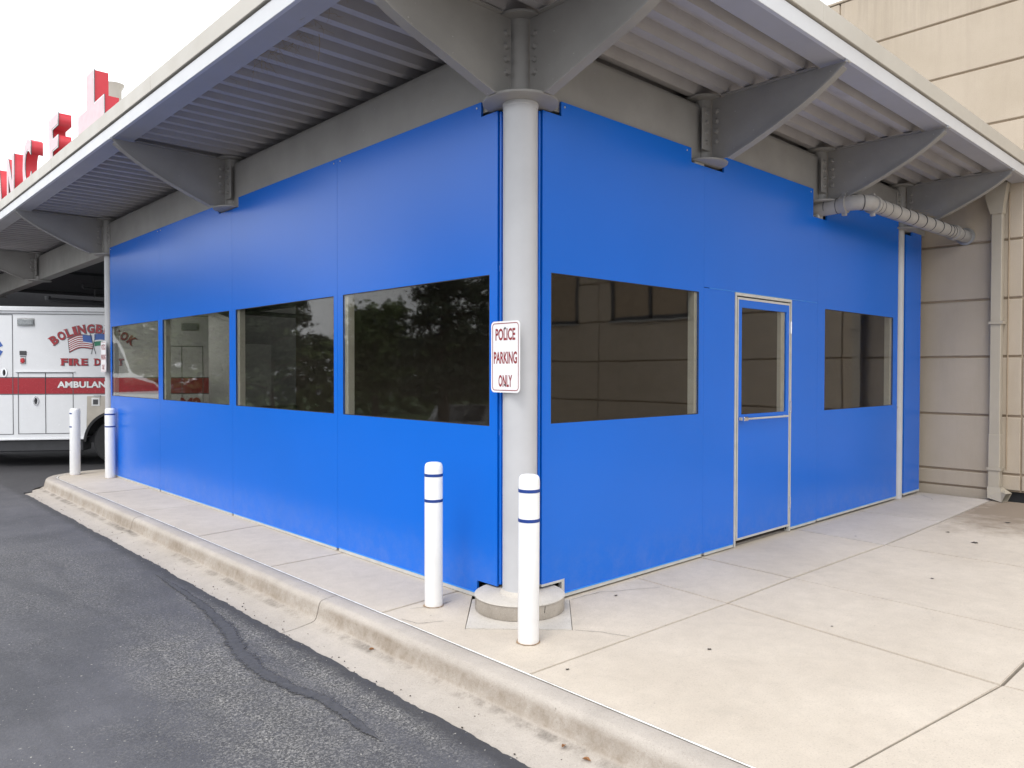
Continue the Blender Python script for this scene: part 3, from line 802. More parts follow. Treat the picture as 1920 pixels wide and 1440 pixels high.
# channels either side of the corner column, inner flashing darkened as gap shade
for ax in 'xy':
    e = .150 if ax == 'x' else .140
    for (p0, p1, q0, q1, m_, nm) in ((e-.020, e-.004, -.040, .0, 'blue', 'corner_channel'), (e-.034, e-.022, -.026, .02, 'bluegap', 'corner_flashing')):
        b = MB()
        if ax == 'x': b.box(q0, q1, p0, p1, .125, 3.07, bev=.002)
        else: b.box(p0, p1, q0, q1, .125, 3.07, bev=.002)
        b.build(nm, M[m_], enc)
# black strip behind the corner gap, shade put into its colour
b = MB(); b.box(.10, .13, .04, .30, .03, 3.08).box(.13, .30, .04, .07, .03, 3.08); b.build('corner_gap_shade', M['black'], enc)
# inner aluminium mullions behind the panels
def mull(ax, a, w_=.05, d=.06, z1=3.09):
    b = MB()
    if ax == 'x': b.box(XO+TH+.001, XO+TH+d, a-w_/2, a+w_/2, .02, z1, bev=.002)
    else: b.box(a-w_/2, a+w_/2, XO+TH+.001, XO+TH+d, .02, z1, bev=.002)
    b.build('mullion', M['alu'], enc)
for a, c in ((1.945, 2.135), (3.985, 4.19), (6.065, 6.26)): mull('x', (a+c)/2, c-a)
mull('x', 8.135, .10); mull('y', 1.90, .13); mull('y', 3.98, .10); mull('y', 5.80, .16)
for z0 in (1.06, 2.09):
    b = MB(); b.box(XO+TH+.001, XO+TH+.04, .15, 8.15, z0, z0+.03); b.build('rail', M['alugrey'], enc)
    if z0 < 2: b = MB(); b.box(.15, 2.35, XO+TH+.001, XO+TH+.04, z0, z0+.03).box(3.42, 6.0, XO+TH+.001, XO+TH+.04, z0-.02, z0+.01); b.build('rail', M['alugrey'], enc)
# dark back, end and inner linings added so the inside is dim
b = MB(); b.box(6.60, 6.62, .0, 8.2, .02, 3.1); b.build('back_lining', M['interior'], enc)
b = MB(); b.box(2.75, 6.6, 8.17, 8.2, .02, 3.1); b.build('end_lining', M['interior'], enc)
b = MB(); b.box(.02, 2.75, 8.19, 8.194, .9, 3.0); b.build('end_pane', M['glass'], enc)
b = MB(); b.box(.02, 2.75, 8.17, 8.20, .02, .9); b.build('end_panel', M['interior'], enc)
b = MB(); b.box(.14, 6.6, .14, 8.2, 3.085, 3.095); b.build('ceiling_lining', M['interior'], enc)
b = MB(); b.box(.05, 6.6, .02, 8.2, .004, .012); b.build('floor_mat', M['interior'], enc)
b = MB(); b.box(2.75, 2.80, 3.0, 8.17, .02, 3.08); b.build('dimming_partition', M['interior'], enc)
# door
dr = MB().grid([2.452, 2.505, 3.272, 3.325], [.072, 1.102, 1.995, 2.060], lambda u, v: not (2.505 < u < 3.272 and 1.102 < v < 1.995), XO-.004, XO+.03, 'y').build('door', M['blue'], enc)
b = MB(); b.grid([2.436, 2.453, 3.324, 3.341], [.055, .0725, 2.0595, 2.078], lambda u, v: not (2.453 < u < 3.324 and .0725 < v < 2.0595), XO-.006, XO+.026, 'y'); b.build('door_edge_trim', M['alu'], dr)
b = MB(); b.grid([2.3995, 2.424, 3.349, 3.371], [.004, 2.09, 2.114], lambda u, v: not (2.424 < u < 3.349 and v < 2.09), XO-.006, XO+.04, 'y'); b.build('door_frame', M['alu'], enc)
b = MB(); b.grid([2.424, 2.436, 3.341, 3.349], [.02, 2.078, 2.09], lambda u, v: not (2.436 < u < 3.341 and v < 2.078), XO+.02, XO+.03, 'y'); b.build('door_gap', M['black'], enc)
b = MB(); b.box(2.505, 3.272, XO+.004, XO+.009, 1.102, 1.995); b.build('door_pane', M['glass'], dr)
b = MB(); b.box(3.205, 3.28, XO+.012, XO+.05, 1.06, 2.03, bev=.002); b.build('inner_stile', M['alu'], dr)
b = MB(); b.tube((2.50, XO-.05, 1.068), (3.235, XO-.05, 1.064), .0085, 12).tube((3.235, XO-.05, 1.064), (3.235, XO, 1.064), .0085, 10); b.build('push_bar', M['alu'], dr, True)
b = MB(); b.box(2.462, 2.53, XO-.06, XO-.006, 1.050, 1.086, bev=.006).box(2.53, 2.62, XO-.056, XO-.044, 1.058, 1.077, bev=.004); b.build('bar_housing', M['chrome'], dr)
for z in (1.86, 1.14, .27):
    b = MB(); b.tube((3.345, XO-.012, z-.055), (3.345, XO-.012, z+.055), .009, 10); b.tube((3.345, XO-.012, z-.012), (3.345, XO-.012, z+.012), .0098, 10); b.build('hinge', M['chrome'], dr, True)

# ================================================================ BOLLARDS
def bollard(x, y, h, r, zb1, zb2, label, partial=False, z=0., tilt=0.):
    t = thing('bollard', label, 'bollard', (x, y, z), group='white bollards with navy bands')
    prof_ = [(r*.96, 0), (r, .004), (r, zb1-.10), (r, h-.045), (r*.985, h-.028), (r*.93, h-.014), (r*.80, h-.005), (r*.55, h-.001), (0, h)]
    b = MB(); b.lathe(prof_, n=40); b.build('sleeve', M['white'], t, True)
    for zz in (zb1, zb2):
        b = MB()
        a0, a1 = (0, 2*math.pi) if not partial else (R(150), R(222))
        n = 40 if not partial else 12; vv = []
        for i in range(n+1):
            a = a0+(a1-a0)*i/n; c, s_ = math.cos(a), math.sin(a)
            vv.append([b.bm.verts.new(((r+q)*c, (r+q)*s_, zz+dz)) for q, dz in ((.0003, -.009), (.0016, -.0085), (.0016, .0085), (.0003, .009))])
        for A, B in zip(vv, vv[1:]):
            for j in range(3): b.bm.faces.new((A[j], A[j+1], B[j+1], B[j]))
        b.build('band', M['bandblue'], t, True)
    b = MB(); n = 36; c0 = []; c1 = []
    for i in range(n):
        a = 2*math.pi*i/n; w_ = .004+.014*abs(noise.noise(Vector((math.cos(a)*2, math.sin(a)*2, x))))
        c0.append(b.bm.verts.new((r*.9*math.cos(a), r*.9*math.sin(a), .0030))); c1.append(b.bm.verts.new(((r+w_)*math.cos(a), (r+w_)*math.sin(a), .0022)))
    for i in range(n): b.bm.faces.new((c0[i], c1[i], c1[(i+1)%n], c0[(i+1)%n]))
    b.build('rust_ring', M['rust'], t)
    t.rotation_euler = (tilt, 0, 0)
    return t
bollard(-.352, .408, .895, .0565, .816, .658, 'white bollard left of the corner column, before the left blue wall')
bollard(-.368, -.452, .907, .0575, .821, .662, 'nearest white bollard, standing in front of the round column pedestal', tilt=R(.3))
bollard(-.405, 8.60, .935, .067, .862, .676, 'white bollard at the rounded kerb end, before the ambulance, bands reduced to scraps', True, tilt=R(1.2))
bollard(-.135, 7.93, .95, .064, .867, .700, 'white banded bollard beside the far end of the left blue wall, before the slim column')

# ================================================================ SIGNS
def sign(x, y, z, rz, label, wd=.255, ht=.43, lean=0.):
    t = thing('parking_sign', label, 'sign', (x, y, z), rz, group='police parking signs on the columns')
    def rr(w_, h_, r, n=6):
        P = []
        for cx, cz, a0 in ((w_/2-r, h_/2-r, 0), (-w_/2+r, h_/2-r, 90), (-w_/2+r, -h_/2+r, 180), (w_/2-r, -h_/2+r, 270)):
            for i in range(n+1): a = R(a0+90*i/n); P.append((cx+r*math.cos(a), cz+r*math.sin(a)))
        return P
    b = MB(); b.prism(rr(wd, ht, .028), -.001, .001, 'y'); b.build('plate', M['signwhite'], t)
    o_, i_ = rr(wd-.022, ht-.022, .022), rr(wd-.032, ht-.032, .017)
    b = MB(); A = [b.bm.verts.new((p[0], -.0016, p[1])) for p in o_]; B = [b.bm.verts.new((p[0], -.0016, p[1])) for p in i_]
    for i in range(len(A)): b.bm.faces.new((A[i], A[(i+1)%len(A)], B[(i+1)%len(A)], B[i]))
    b.build('border', M['signred'], t)
    for s_, w_, zz in (('POLICE', .175, .135), ('PARKING', .205, -.005), ('ONLY', .120, -.145)):
        text_mesh('lettering', s_, w_, .073, 0., .028, M['signred'], t, Matrix.Translation((0, -.0017, zz)))
    for zz in (.172, -.168):
        b = MB(); b.tube((0, -.001, zz), (0, -.007, zz), .006, 8); b.build('bolt', M['darkmetal'], t)
    b = MB(); b.box(-.02, .02, .0015, .02, -.16, .16); b.build('mounting_strip', M['galv'], t)
    return t
sign(-.130, -.008, 1.547, -math.pi/2, 'white sign with red lettering POLICE PARKING ONLY on the thick corner column')
sign(-.095, 8.36, 1.655, -math.pi/2, 'white sign lettered POLICE PARKING ONLY on the slim far column by the ambulance')

# ================================================================ INSULATED PIPE
pp = thing('drain_pipe', 'grey jacketed pipe elbowing out of the enclosure and running to the tan wall', 'pipe', (6.8, -.46, 3.05))
def pw(b, name, mat, smooth=True):
    o = b.build(name, mat, pp, smooth); o.matrix_local = Matrix.Translation((-6.8, .46, -3.05)); return o
pr1 = .072; z_ = 3.05
arc = [(3.97, .25, z_-.03), (3.98, -.05, z_-.02), (4.01, -.20, z_-.01), (4.02, -.26, z_)] + [(4.02+.16-.16*math.cos(a), -.26-.16*math.sin(a), z_+.003) for a in [math.pi/2*i/8 for i in range(1, 9)]]
b = MB(); b.sweep(arc + [(4.30, -.42, z_)], pr1, 24); pw(b, 'elbow_run', M['pipe'])
b = MB(); b.sweep([(4.30, -.42, z_), (5.5, -.44, z_), (6.82, -.475, z_)], pr1, 24); pw(b, 'straight_run', M['pipe'])
def ringat(p, d, r, w_, mat, name):
    p, d = Vector(p), Vector(d).normalized(); b = MB(); b.tube(p-d*w_/2, p+d*w_/2, r, 24); pw(b, name, mat)
for yv_ in (-.085, -.19): ringat((3.985 if yv_ > -.1 else 4.007, yv_, z_-.012), (0, 1, 0), pr1+.0025, .006, M['darkmetal'], 'seam_band')
ringat((4.02, -.245, z_-.002), (0, 1, 0), pr1+.014, .05, M['pipe'], 'coupling'); ringat((4.235, -.42, z_), (1, 0, 0), pr1+.014, .05, M['pipe'], 'coupling')
ringat((4.075, -.385, z_), (.7, -.7, 0), pr1+.003, .006, M['darkmetal'], 'seam_band')
for xv in (4.30, 4.38, 4.55, 4.75, 4.97, 5.18, 5.42, 5.66, 5.90, 6.12, 6.22, 6.30, 6.55): ringat((xv, -.42-(xv-4.3)*.022, z_), (1, -.02, 0), pr1+.002, .005, M['darkmetal'], 'seam_band')
ringat((6.40, -.466, z_), (1, -.02, 0), pr1+.014, .07, M['pipe'], 'coupling'); ringat((6.79, -.475, z_), (1, 0, 0), pr1+.028, .012, M['galv'], 'wall_flange')
for q in ((4.02, -.245), (4.235, -.42)):
    for u0, u1 in ((.075, .105), (-.11, -.08)):
        b = MB(); b.box(q[0]-.02, q[0]+.02, q[1]-.02, q[1]+.02, z_+u0, z_+u1, bev=.004); pw(b, 'clamp_lug', M['pipe'], False)
def straws(cx, cy, cz, n, sx, sy, sz, ln, label, droop=.5):
    b = MB()
    for i in range(n):
        p = Vector((cx+random.uniform(-sx, sx), cy+random.gauss(0, sy), cz+random.uniform(0, sz)))
        d = Vector((random.uniform(-1, 1), random.uniform(-1, 1), random.uniform(-.8, .3)*droop*2)).normalized()
        L_ = ln*random.uniform(.4, 1.2); q = p+d*L_*.5; e = q+(d+Vector((random.uniform(-.4,.4), random.uniform(-.4,.4), -droop*random.random()))).normalized()*L_*.5
        b.sweep([p, q, e], [.0014, .0011, .0006], 4)
    return tag(b.build('nest_straw', M['straw']), label, 'straw', kind='stuff')
straws(5.55, -.43, 3.125, 60, .28, .02, .03, .10, 'wisps of dry nest straw lying along the top of the jacketed pipe', .2)
straws(-.84, 1.35, 3.605, 110, .06, .32, .04, .13, 'dry nest straw hanging from the ribbed roof deck at the left edge', .5)
b = MB(); b.sweep([(-.80, 1.02, 3.62), (-.785, 1.03, 3.56), (-.79, 1.03, 3.49), (-.80, 1.025, 3.42)], [.0025, .002, .0018, .001], 5)
tag(b.build('hanging_twig', M['straw']), 'single long pale twig dangling from the roof deck by the nest straw', 'twig')

# ================================================================ DOWNSPOUT
ds = thing('downspout', 'beige rectangular downspout with kicked-out foot on the tan wall', 'downspout', (6.8, -.82, 0))
def dw(b, name, mat=M['downspout']):
    o = b.build(name, mat, ds); o.matrix_local = Matrix.Translation((-6.8, .82, 0)); return o
b = MB(); b.box(6.672, 6.77, -.876, -.768, .745, 3.28, bev=.006); dw(b, 'upper_pipe')
b = MB(); b.box(6.668, 6.774, -.881, -.763, .14, .752, bev=.006); dw(b, 'lower_pipe')
b = MB(); b.prism([(-.925, 3.59), (-.70, 3.59), (-.715, 3.42), (-.762, 3.25), (-.882, 3.25), (-.89, 3.36)][::-1], 6.655, 6.78, 'x'); dw(b, 'conductor_head')
b = MB()
A = [b.bm.verts.new(p) for p in ((6.66,-.89,.16),(6.775,-.89,.16),(6.775,-.76,.16),(6.66,-.76,.16))]; B = [b.bm.verts.new(p) for p in ((6.64,-.99,.02),(6.74,-1.04,.05),(6.745,-.93,.10),(6.64,-.86,.035))]
A = [b.bm.verts.new(p) for p in ((6.66,-.76,.155),(6.775,-.76,.155),(6.775,-.89,.155),(6.66,-.89,.155))]
Bm = [b.bm.verts.new(p) for p in ((6.64,-.77,.03),(6.75,-.77,.06),(6.76,-.90,.14),(6.65,-.90,.11))]
Be = [b.bm.verts.new(p) for p in ((6.56,-.93,.004),(6.68,-.96,.004),(6.69,-1.0,.10),(6.57,-.97,.10))]
for X_, Y_ in ((A, Bm), (Bm, Be)):
    for j in range(4): b.bm.faces.new((X_[j], X_[(j+1)%4], Y_[(j+1)%4], Y_[j]))
for v in [v for v in b.bm.verts if not v.link_faces]: b.bm.verts.remove(v)
dw(b, 'foot_elbow')
for zz in (.36, 2.02):
    b = MB(); b.box(6.66, 6.80, -.895, -.886, zz-.015, zz+.015).box(6.655, 6.664, -.895, -.755, zz-.015, zz+.015); dw(b, 'strap')
b = MB(); b.tube((6.795, -.915, .35), (6.795, -.915, 3.5), .008, 8); dw(b, 'cable', M['groove'])

# ================================================================ ROOF LETTERS AND VENT
rs = thing('rooftop_sign', 'row of red channel letters on a rail ending in a larger red cross', 'sign', (-.95, 5.0, 3.74))
def RM(x, y, z): return Matrix.Translation((x+.95, y-5., z-3.74)) @ Matrix.Rotation(-math.pi/2, 4, 'Z')
b = MB(); b.box(.13, .17, -1.7, 14., .32, .37)
for yy in (-.2, 1.0, 3.2, 5.2, 7.2, 9.2, 11.2, 13.2): b.box(.135, .165, yy, yy+.03, 0, .32)
b.build('rail', M['trimwhite'], rs)
b = MB()
for yy in (2.9, 3.05, 5.0, 7.0): b.tube((.15, yy, .3), (.7, yy+.3, .0), .012, 6)
b.build('brace', M['galv'], rs)
for ch, y0, y1, z1 in [('E', 6.70, 7.13, 4.45), ('C', 8.12, 8.60, 4.49), ('N', 9.18, 9.65, 4.49), ('A', 10.02, 10.52, 4.46), ('L', 10.95, 11.35, 4.46), ('U', 11.75, 12.22, 4.46), ('B', 12.65, 13.1, 4.46), ('M', 13.55, 14.15, 4.46), ('A', 14.6, 15.1, 4.46)]:
    H_ = z1-3.80; W_ = y1-y0; m = RM(-1.0, (y0+y1)/2, 3.80+H_/2)
    lt_ = text_mesh('letter', ch, W_, H_, .13, .035, M['letterred'], rs, m @ Matrix.Translation((0, .075, 0)))
    text_mesh('letter_edge', ch, W_+.018, H_+.018, .006, .045, M['darkmetal'], lt_, Matrix.Translation((0, -.069, 0)))
    text_mesh('letter_trim', ch, W_+.010, H_+.010, .004, .040, M['trimwhite'], lt_, Matrix.Translation((0, -.0745, 0)))
    text_mesh('letter_face', ch, W_-.012, H_-.012, .004, .025, M['letterglare'], lt_, Matrix.Translation((0, -.0785, 0)))
def cross(e):
    a, s_ = .475+e, .128+e; bt = .42
    return [(-s_, .47+e), (-s_, .125+e), (-a, .125+e), (-a, -.125-e), (-s_, -.125-e), (-s_, -bt), (s_, -bt), (s_, -.125-e), (a, -.125-e), (a, .125+e), (s_, .125+e), (s_, .47+e)]
m = RM(-1.0, 5.38, 4.06)
b = MB(); b.prism(cross(0), .0, .13, 'y'); cr = b.build('red_cross', M['letterred'], rs); cr.matrix_local = m @ Matrix.Translation((0, .01, 0))
for nm, e, y0, y1, mt in (('cross_edge', .009, -.006, 0, 'darkmetal'), ('cross_trim', .005, -.010, -.006, 'trimwhite'), ('cross_face', -.008, -.013, -.010, 'letterglare')):
    b = MB(); b.prism(cross(e), y0, y1, 'y'); b.build(nm, M[mt], cr)
vt = thing('roof_vent', 'pale capped vent pipe on the roof behind the red cross', 'vent', (-.04, 7.96, 3.74))
b = MB(); b.lathe([(.088, 0), (.088, 1.54), (.12, 1.60), (.125, 1.62), (.118, 1.62), (.08, 1.58)], n=24); b.build('stack', M['coping'], vt, True)
b = MB(); b.lathe([(.20, 0), (.20, .01), (.095, .08), (.09, .12)], n=24); b.build('flashing', M['galv'], vt, True)

# ================================================================ AMBULANCE
amb = thing('ambulance', 'white box ambulance with red side stripe parked under the canopy', 'ambulance', (-.121, 11.124, -.15), R(-32))
Z = .15
def ab(b, name, mat, smooth=False, parent=amb): return b.build(name, mat, parent, smooth)
S0, S1, W_ = -1.10, 2.45, 2.35
# module body with a wheel arch cut in each side
cxw, czw, rw = .985, .27+Z, .49
def side_poly():
    P = [(S0, .31+Z), (cxw-rw, .31+Z)]
    n = 14
    a0 = math.asin((.31-.27)/rw)
    for i in range(1, n): a = math.pi - a0 - (math.pi-2*a0)*i/n; P.append((cxw+rw*math.cos(a), czw+rw*math.sin(a)))
    P += [(cxw+rw, .31+Z), (S1, .31+Z), (S1, 2.47+Z), (S0, 2.47+Z)]
    return P
b = MB(); b.prism(side_poly(), 0, .03, 'y'); ab(b, 'side_wall', M['ambwhite'])
b = MB(); b.prism(side_poly(), W_-.03, W_, 'y'); ab(b, 'side_wall', M['ambwhite'])
b = MB(); b.box(S0+.002, S1-.002, .031, W_-.031, .80+Z, 2.465+Z).box(S0+.002, .45, .031, W_-.031, .33+Z, .80+Z); ab(b, 'module_body', M['ambwhite'])
b = MB(); b.box(S0-.01, S1+.01, -.018, W_+.018, 2.425+Z, 2.52+Z, bev=.012, seg=2); ab(b, 'roof_rail', M['ambwhite'], True)
b = MB(); b.box(S0, S1, -.022, -.0185, 2.44+Z, 2.448+Z).box(S0, S1, -.012, -.001, 2.395+Z, 2.405+Z); ab(b, 'roof_seam', M['ambgrey'])
b = MB(); b.box(S0, cxw-rw-.03, -.025, .0, .305+Z, .335+Z, bev=.006); ab(b, 'rub_rail', M['ambwhite'])
b = MB(); b.box(cxw+rw+.03, S1, -.025, 0, .305+Z, .335+Z, bev=.006); ab(b, 'rub_rail', M['ambwhite'])
b = MB(); b.box(S0, S1, -.0016, -.0005, 1.058+Z, 1.075+Z).box(S0, S1, -.0016, -.0005, 1.335+Z, 1.352+Z); ab(b, 'stripe_edge', M['ambgrey'])
b = MB(); b.box(S0, S1, -.0016, -.0005, 1.075+Z, 1.335+Z); ab(b, 'red_stripe', M['ambred'])
def seamrect(x0, x1, z0, z1, name='compartment_door', g=.010):
    b = MB(); y0, y1 = -.0042, -.0020
    b.box(x0, x0+g, y0, y1, z0, z1).box(x1-g, x1, y0, y1, z0, z1).box(x0+g, x1-g, y0, y1, z0, z0+g).box(x0+g, x1-g, y0, y1, z1-g, z1)
    return ab(b, name, M['ambgrey'])
d1 = seamrect(-.535, -.115, .405+Z, 1.425+Z); d2 = seamrect(-.125, .305, .405+Z, 1.425+Z); d3 = seamrect(-1.06, -.605, .40+Z, 2.385+Z, 'side_door')
d4 = seamrect(1.72, 2.02, .45+Z, 1.885+Z); d5 = seamrect(2.01, 2.36, .45+Z, 1.885+Z)
b = MB(); b.box(-.57, .335, -.022, -.001, 1.432+Z, 1.446+Z, bev=.003).box(1.60, 2.38, -.022, -.001, 1.89+Z, 1.905+Z, bev=.003); ab(b, 'drip_rail', M['ambwhite'])
def handle(x, z, par):
    b = MB(); n = 20
    pts_ = [(x+.045*math.cos(2*math.pi*i/n), z+Z+.075*math.sin(2*math.pi*i/n)) for i in range(n)]
    b.prism(pts_, -.012, -.005, 'y'); o = b.build('handle', M['chrome'], par, True)
    pts_ = [(x+.022*math.cos(2*math.pi*i/n), z+Z+.050*math.sin(2*math.pi*i/n)) for i in range(n)]
    b = MB(); b.prism(pts_, -.0145, -.0121, 'y'); b.tube((x, -.024, z+Z-.05), (x, -.024, z+Z+.05), .009, 8); b.build('grip', M['darkmetal'], par)
handle(-.735, 1.425, d3); handle(-.265, .955, d1); handle(1.78, 1.20, d4)
def lamp(x0, x1, z0, z1, mt, nm='scene_light'):
    b = MB(); b.box(x0-.012, x1+.012, -.012, -.001, z0-.012+Z, z1+.012+Z, bev=.006); o = ab(b, nm, M['galv'])
    b = MB(); b.box(x0, x1, -.034, -.0125, z0+Z, z1+Z, bev=.016, seg=2); b.build('lens', M[mt], o, True)
lamp(-.525, -.29, 2.205, 2.315, 'greylamp'); lamp(2.02, 2.28, 2.16, 2.27, 'greylamp')
b = MB(); b.box(-.505, -.40, -.012, -.001, 1.715+Z, 1.785+Z, bev=.004).box(-.495, -.41, -.010, -.001, 1.69+Z, 1.70+Z); ab(b, 'intake_grille', M['darkmetal'])
lamp(-.485, -.425, 1.58, 1.665, 'redlamp', 'marker_light')
# stainless panel with receptacle, arch trim
b = MB(); P = [(.515, .325+Z), (.515, 1.03+Z), (.80, 1.03+Z), (.80, .755+Z)]
for i in range(1, 9):
    a = math.pi*.615 + (math.pi*.96-math.pi*.615)*i/9; P.append((cxw+(rw+.01)*math.cos(a), czw+(rw+.01)*math.sin(a)))
P.append((.51, .36+Z)) if False else None
b.prism(P[::-1], -.006, -.0022, 'y'); ab(b, 'stainless_guard', M['stainless'])
b = MB(); b.box(.585, .715, -.016, -.0065, .865+Z, 1.005+Z, bev=.004); pn = ab(b, 'power_inlet', M['trimwhite'])
b = MB(); b.box(.610, .69, -.020, -.0165, .89+Z, .975+Z, bev=.002); b.build('socket', M['darkmetal'], pn)
b = MB(); b.box(.62, .73, -.025, -.0065, 1.02+Z, 1.045+Z, bev=.003); b.build('inlet_hood', M['galv'], pn)
b = MB(); G_ = []
for i in range(25):
    a = math.pi*1.0 - math.pi*i/24; G_.append([b.bm.verts.new((cxw+q*math.cos(a), yy, czw+q*math.sin(a))) for q, yy in ((rw-.012, .0), (rw+.03, -.004), (rw+.03, -.035), (rw-.012, -.035))])
for A, B in zip(G_, G_[1:]):
    for j in range(4): b.bm.faces.new((A[j], A[(j+1)%4], B[(j+1)%4], B[j]))
ab(b, 'wheel_arch', M['black'], True)
b = MB(); b.box(cxw-rw, cxw+rw, .031, W_-.031, .795+Z, .799+Z).box(cxw-rw-.02, cxw-rw+.0, .031, .9, .35+Z, .80+Z); ab(b, 'wheel_well', M['black'])
b = MB(); b.box(-2.4, S1-.1, .35, W_-.35, .22+Z, .40+Z).box(-1.0, .42, .12, .5, .10+Z, .30+Z, bev=.02); ab(b, 'chassis', M['darkmetal'])
def wheel(x, y, flip=1):
    b = MB()
    m = Matrix.Translation((x, y, .40)) @ Matrix.Rotation(R(90), 4, 'X')
    b.lathe([(.22, -.12), (.36, -.125), (.395, -.10), (.40, -.05), (.40, .05), (.395, .10), (.36, .125), (.22, .12)], n=36)
    for v in b.bm.verts: v.co = m @ v.co
    t_ = b.build('wheel', M['tyre'], amb, True)
    b = MB(); b.lathe([(0, .05), (.06, .09), (.07, .05), (.12, .03), (.19, .05), (.222, .115), (.228, .115), (.228, -.1)], n=28)
    for v in b.bm.verts: v.co = m @ Vector((v.co.x, v.co.y, v.co.z*flip))
    b.build('rim', M['galv'], t_, True)
for x_ in (cxw, -1.95):
    wheel(x_, .17); wheel(x_, W_-.17, -1)
# cab and bonnet ahead of the module
cxf = -1.95
cabp = [(S0, .35+Z), (S0, 2.10+Z), (-1.28, 2.12+Z), (-1.40, 2.02+Z), (-1.74, 1.42+Z), (-2.36, 1.22+Z), (-2.50, 1.08+Z), (-2.54, .80+Z), (-2.52, .40+Z), (-2.40, .38+Z)]
for i in range(0, 9):
    a = math.pi*i/8; cabp.append((cxf-.44*math.cos(a), .30+Z+.46*math.sin(a)))
b = MB(); b.prism(cabp[::-1], .15, W_-.15, 'y'); ab(b, 'cab', M['ambwhite'])
b = MB(); b.prism([(S0-.02, 1.06+Z), (S0-.02, 1.33+Z), (-1.76, 1.33+Z), (-2.34, 1.19+Z), (-2.47, 1.06+Z)][::-1], .142, .149, 'y'); ab(b, 'cab_stripe', M['ambred'])
b = MB(); b.prism([(-1.16, 1.42+Z), (-1.16, 1.97+Z), (-1.36, 1.97+Z), (-1.64, 1.42+Z)], .138, .148, 'y'); ab(b, 'cab_window', M['darkglass'])
b = MB(); v = [b.bm.verts.new(p) for p in ((-1.745, .28, 1.45+Z), (-1.745, W_-.28, 1.45+Z), (-1.435, W_-.36, 1.985+Z), (-1.435, .36, 1.985+Z))]; b.bm.faces.new(v); ab(b, 'windscreen', M['darkglass'])
b = MB(); v = [b.bm.verts.new(p) for p in ((-1.80, .25, 1.405+Z), (-1.80, W_-.25, 1.405+Z), (-2.34, W_-.25, 1.232+Z), (-2.34, .25, 1.232+Z))]; b.bm.faces.new(v); ab(b, 'bonnet_paint', M['ambred'])
b = MB(); b.box(-2.56, -2.50, .22, .58, .82+Z, 1.02+Z, bev=.01); ab(b, 'headlight', M['greylamp'])
b = MB(); b.box(-2.56, -2.50, W_-.58, W_-.22, .82+Z, 1.02+Z, bev=.01); ab(b, 'headlight', M['greylamp'])
b = MB(); b.box(-2.64, -2.50, .12, W_-.12, .42+Z, .62+Z, bev=.02); ab(b, 'bumper', M['chrome'])
# lettering
def atext(s, x, z, wd, ht, mat, nm='lettering', bold=.01, y=-.0052, rot=0., shear=0.):
    return text_mesh(nm, s, wd, ht, 0., bold, M[mat], amb, Matrix.Translation((x, y, z+Z)) @ Matrix.Rotation(-rot, 4, 'Y'), shear)
atext('AMBULANCE', .535, 1.222, .96, .112, 'ambgrey', bold=.045, y=-.0050, rot=0.).location.x += .006
atext('AMBULANCE', .535, 1.226, .95, .108, 'trimwhite', bold=.035, y=-.0056)
def serif(s, x, z, w_, h_, rot=0.):
    # letters with small slab feet, thin dark outline behind
    c, sn = math.cos(rot), math.sin(rot)
    for q, mt, gx, bd in ((-.0050, 'ambgrey', .010, .07), (-.0058, 'ambred', 0., .04)):
        atext(s, x+gx*.8, z-gx*.4, w_+gx, h_+gx, mt, bold=bd, y=q, rot=rot)
    feet = {'B': [(-1, -1), (-1, 1)], 'O': [], 'L': [(-1, -1), (-1, 1)], 'I': [(0, -1), (0, 1)], 'N': [(-1, -1), (-1, 1), (1, 1)], 'G': [(1, -.1)], 'R': [(-1, -1), (-1, 1), (1, -1)], 'K': [(-1, -1), (-1, 1), (1, -1), (1, 1)], 'F': [(-1, -1), (-1, 1)], 'E': [(-1, -1), (-1, 1)], 'D': [(-1, -1), (-1, 1)], 'P': [(-1, -1), (-1, 1)], 'T': [(0, -1)]}
    for fx, fz in feet.get(s, []):
        b = MB(); px, pz = fx*(w_/2-.012), fz*(h_/2-.006)
        m_ = Matrix.Translation((x, 0, z+Z)) @ Matrix.Rotation(-rot, 4, 'Y')
        b.box(px-.026, px+.026, -.0062, -.0058, pz-.006, pz+.006, mat=m_); ab(b, 'letter_serif', M['ambred'])
word = 'BOLINGBROOK'; n = len(word); rad = 1.02; cz = 2.165-rad
wid = {'I': .065, 'L': .115, 'B': .125, 'R': .13, 'K': .13, 'O': .135, 'N': .14, 'G': .135}
tot = sum(wid[c] for c in word) + .004*(n-1); acc = -tot/2
for c in word:
    a = (acc + wid[c]/2)/rad; acc += wid[c]+.004
    serif(c, .615+rad*math.sin(a), cz+rad*math.cos(a), wid[c]*.84, .148, -a)
acc = .115
for c in 'FIRE DEPT':
    w0 = {'I': .06, ' ': .075}.get(c, .112)
    if c != ' ': serif(c, acc+w0/2, 1.605, w0*.86, .118)
    acc += w0+.008
atext('M2', 2.16, .88, .34, .24, 'ambred', bold=.05)
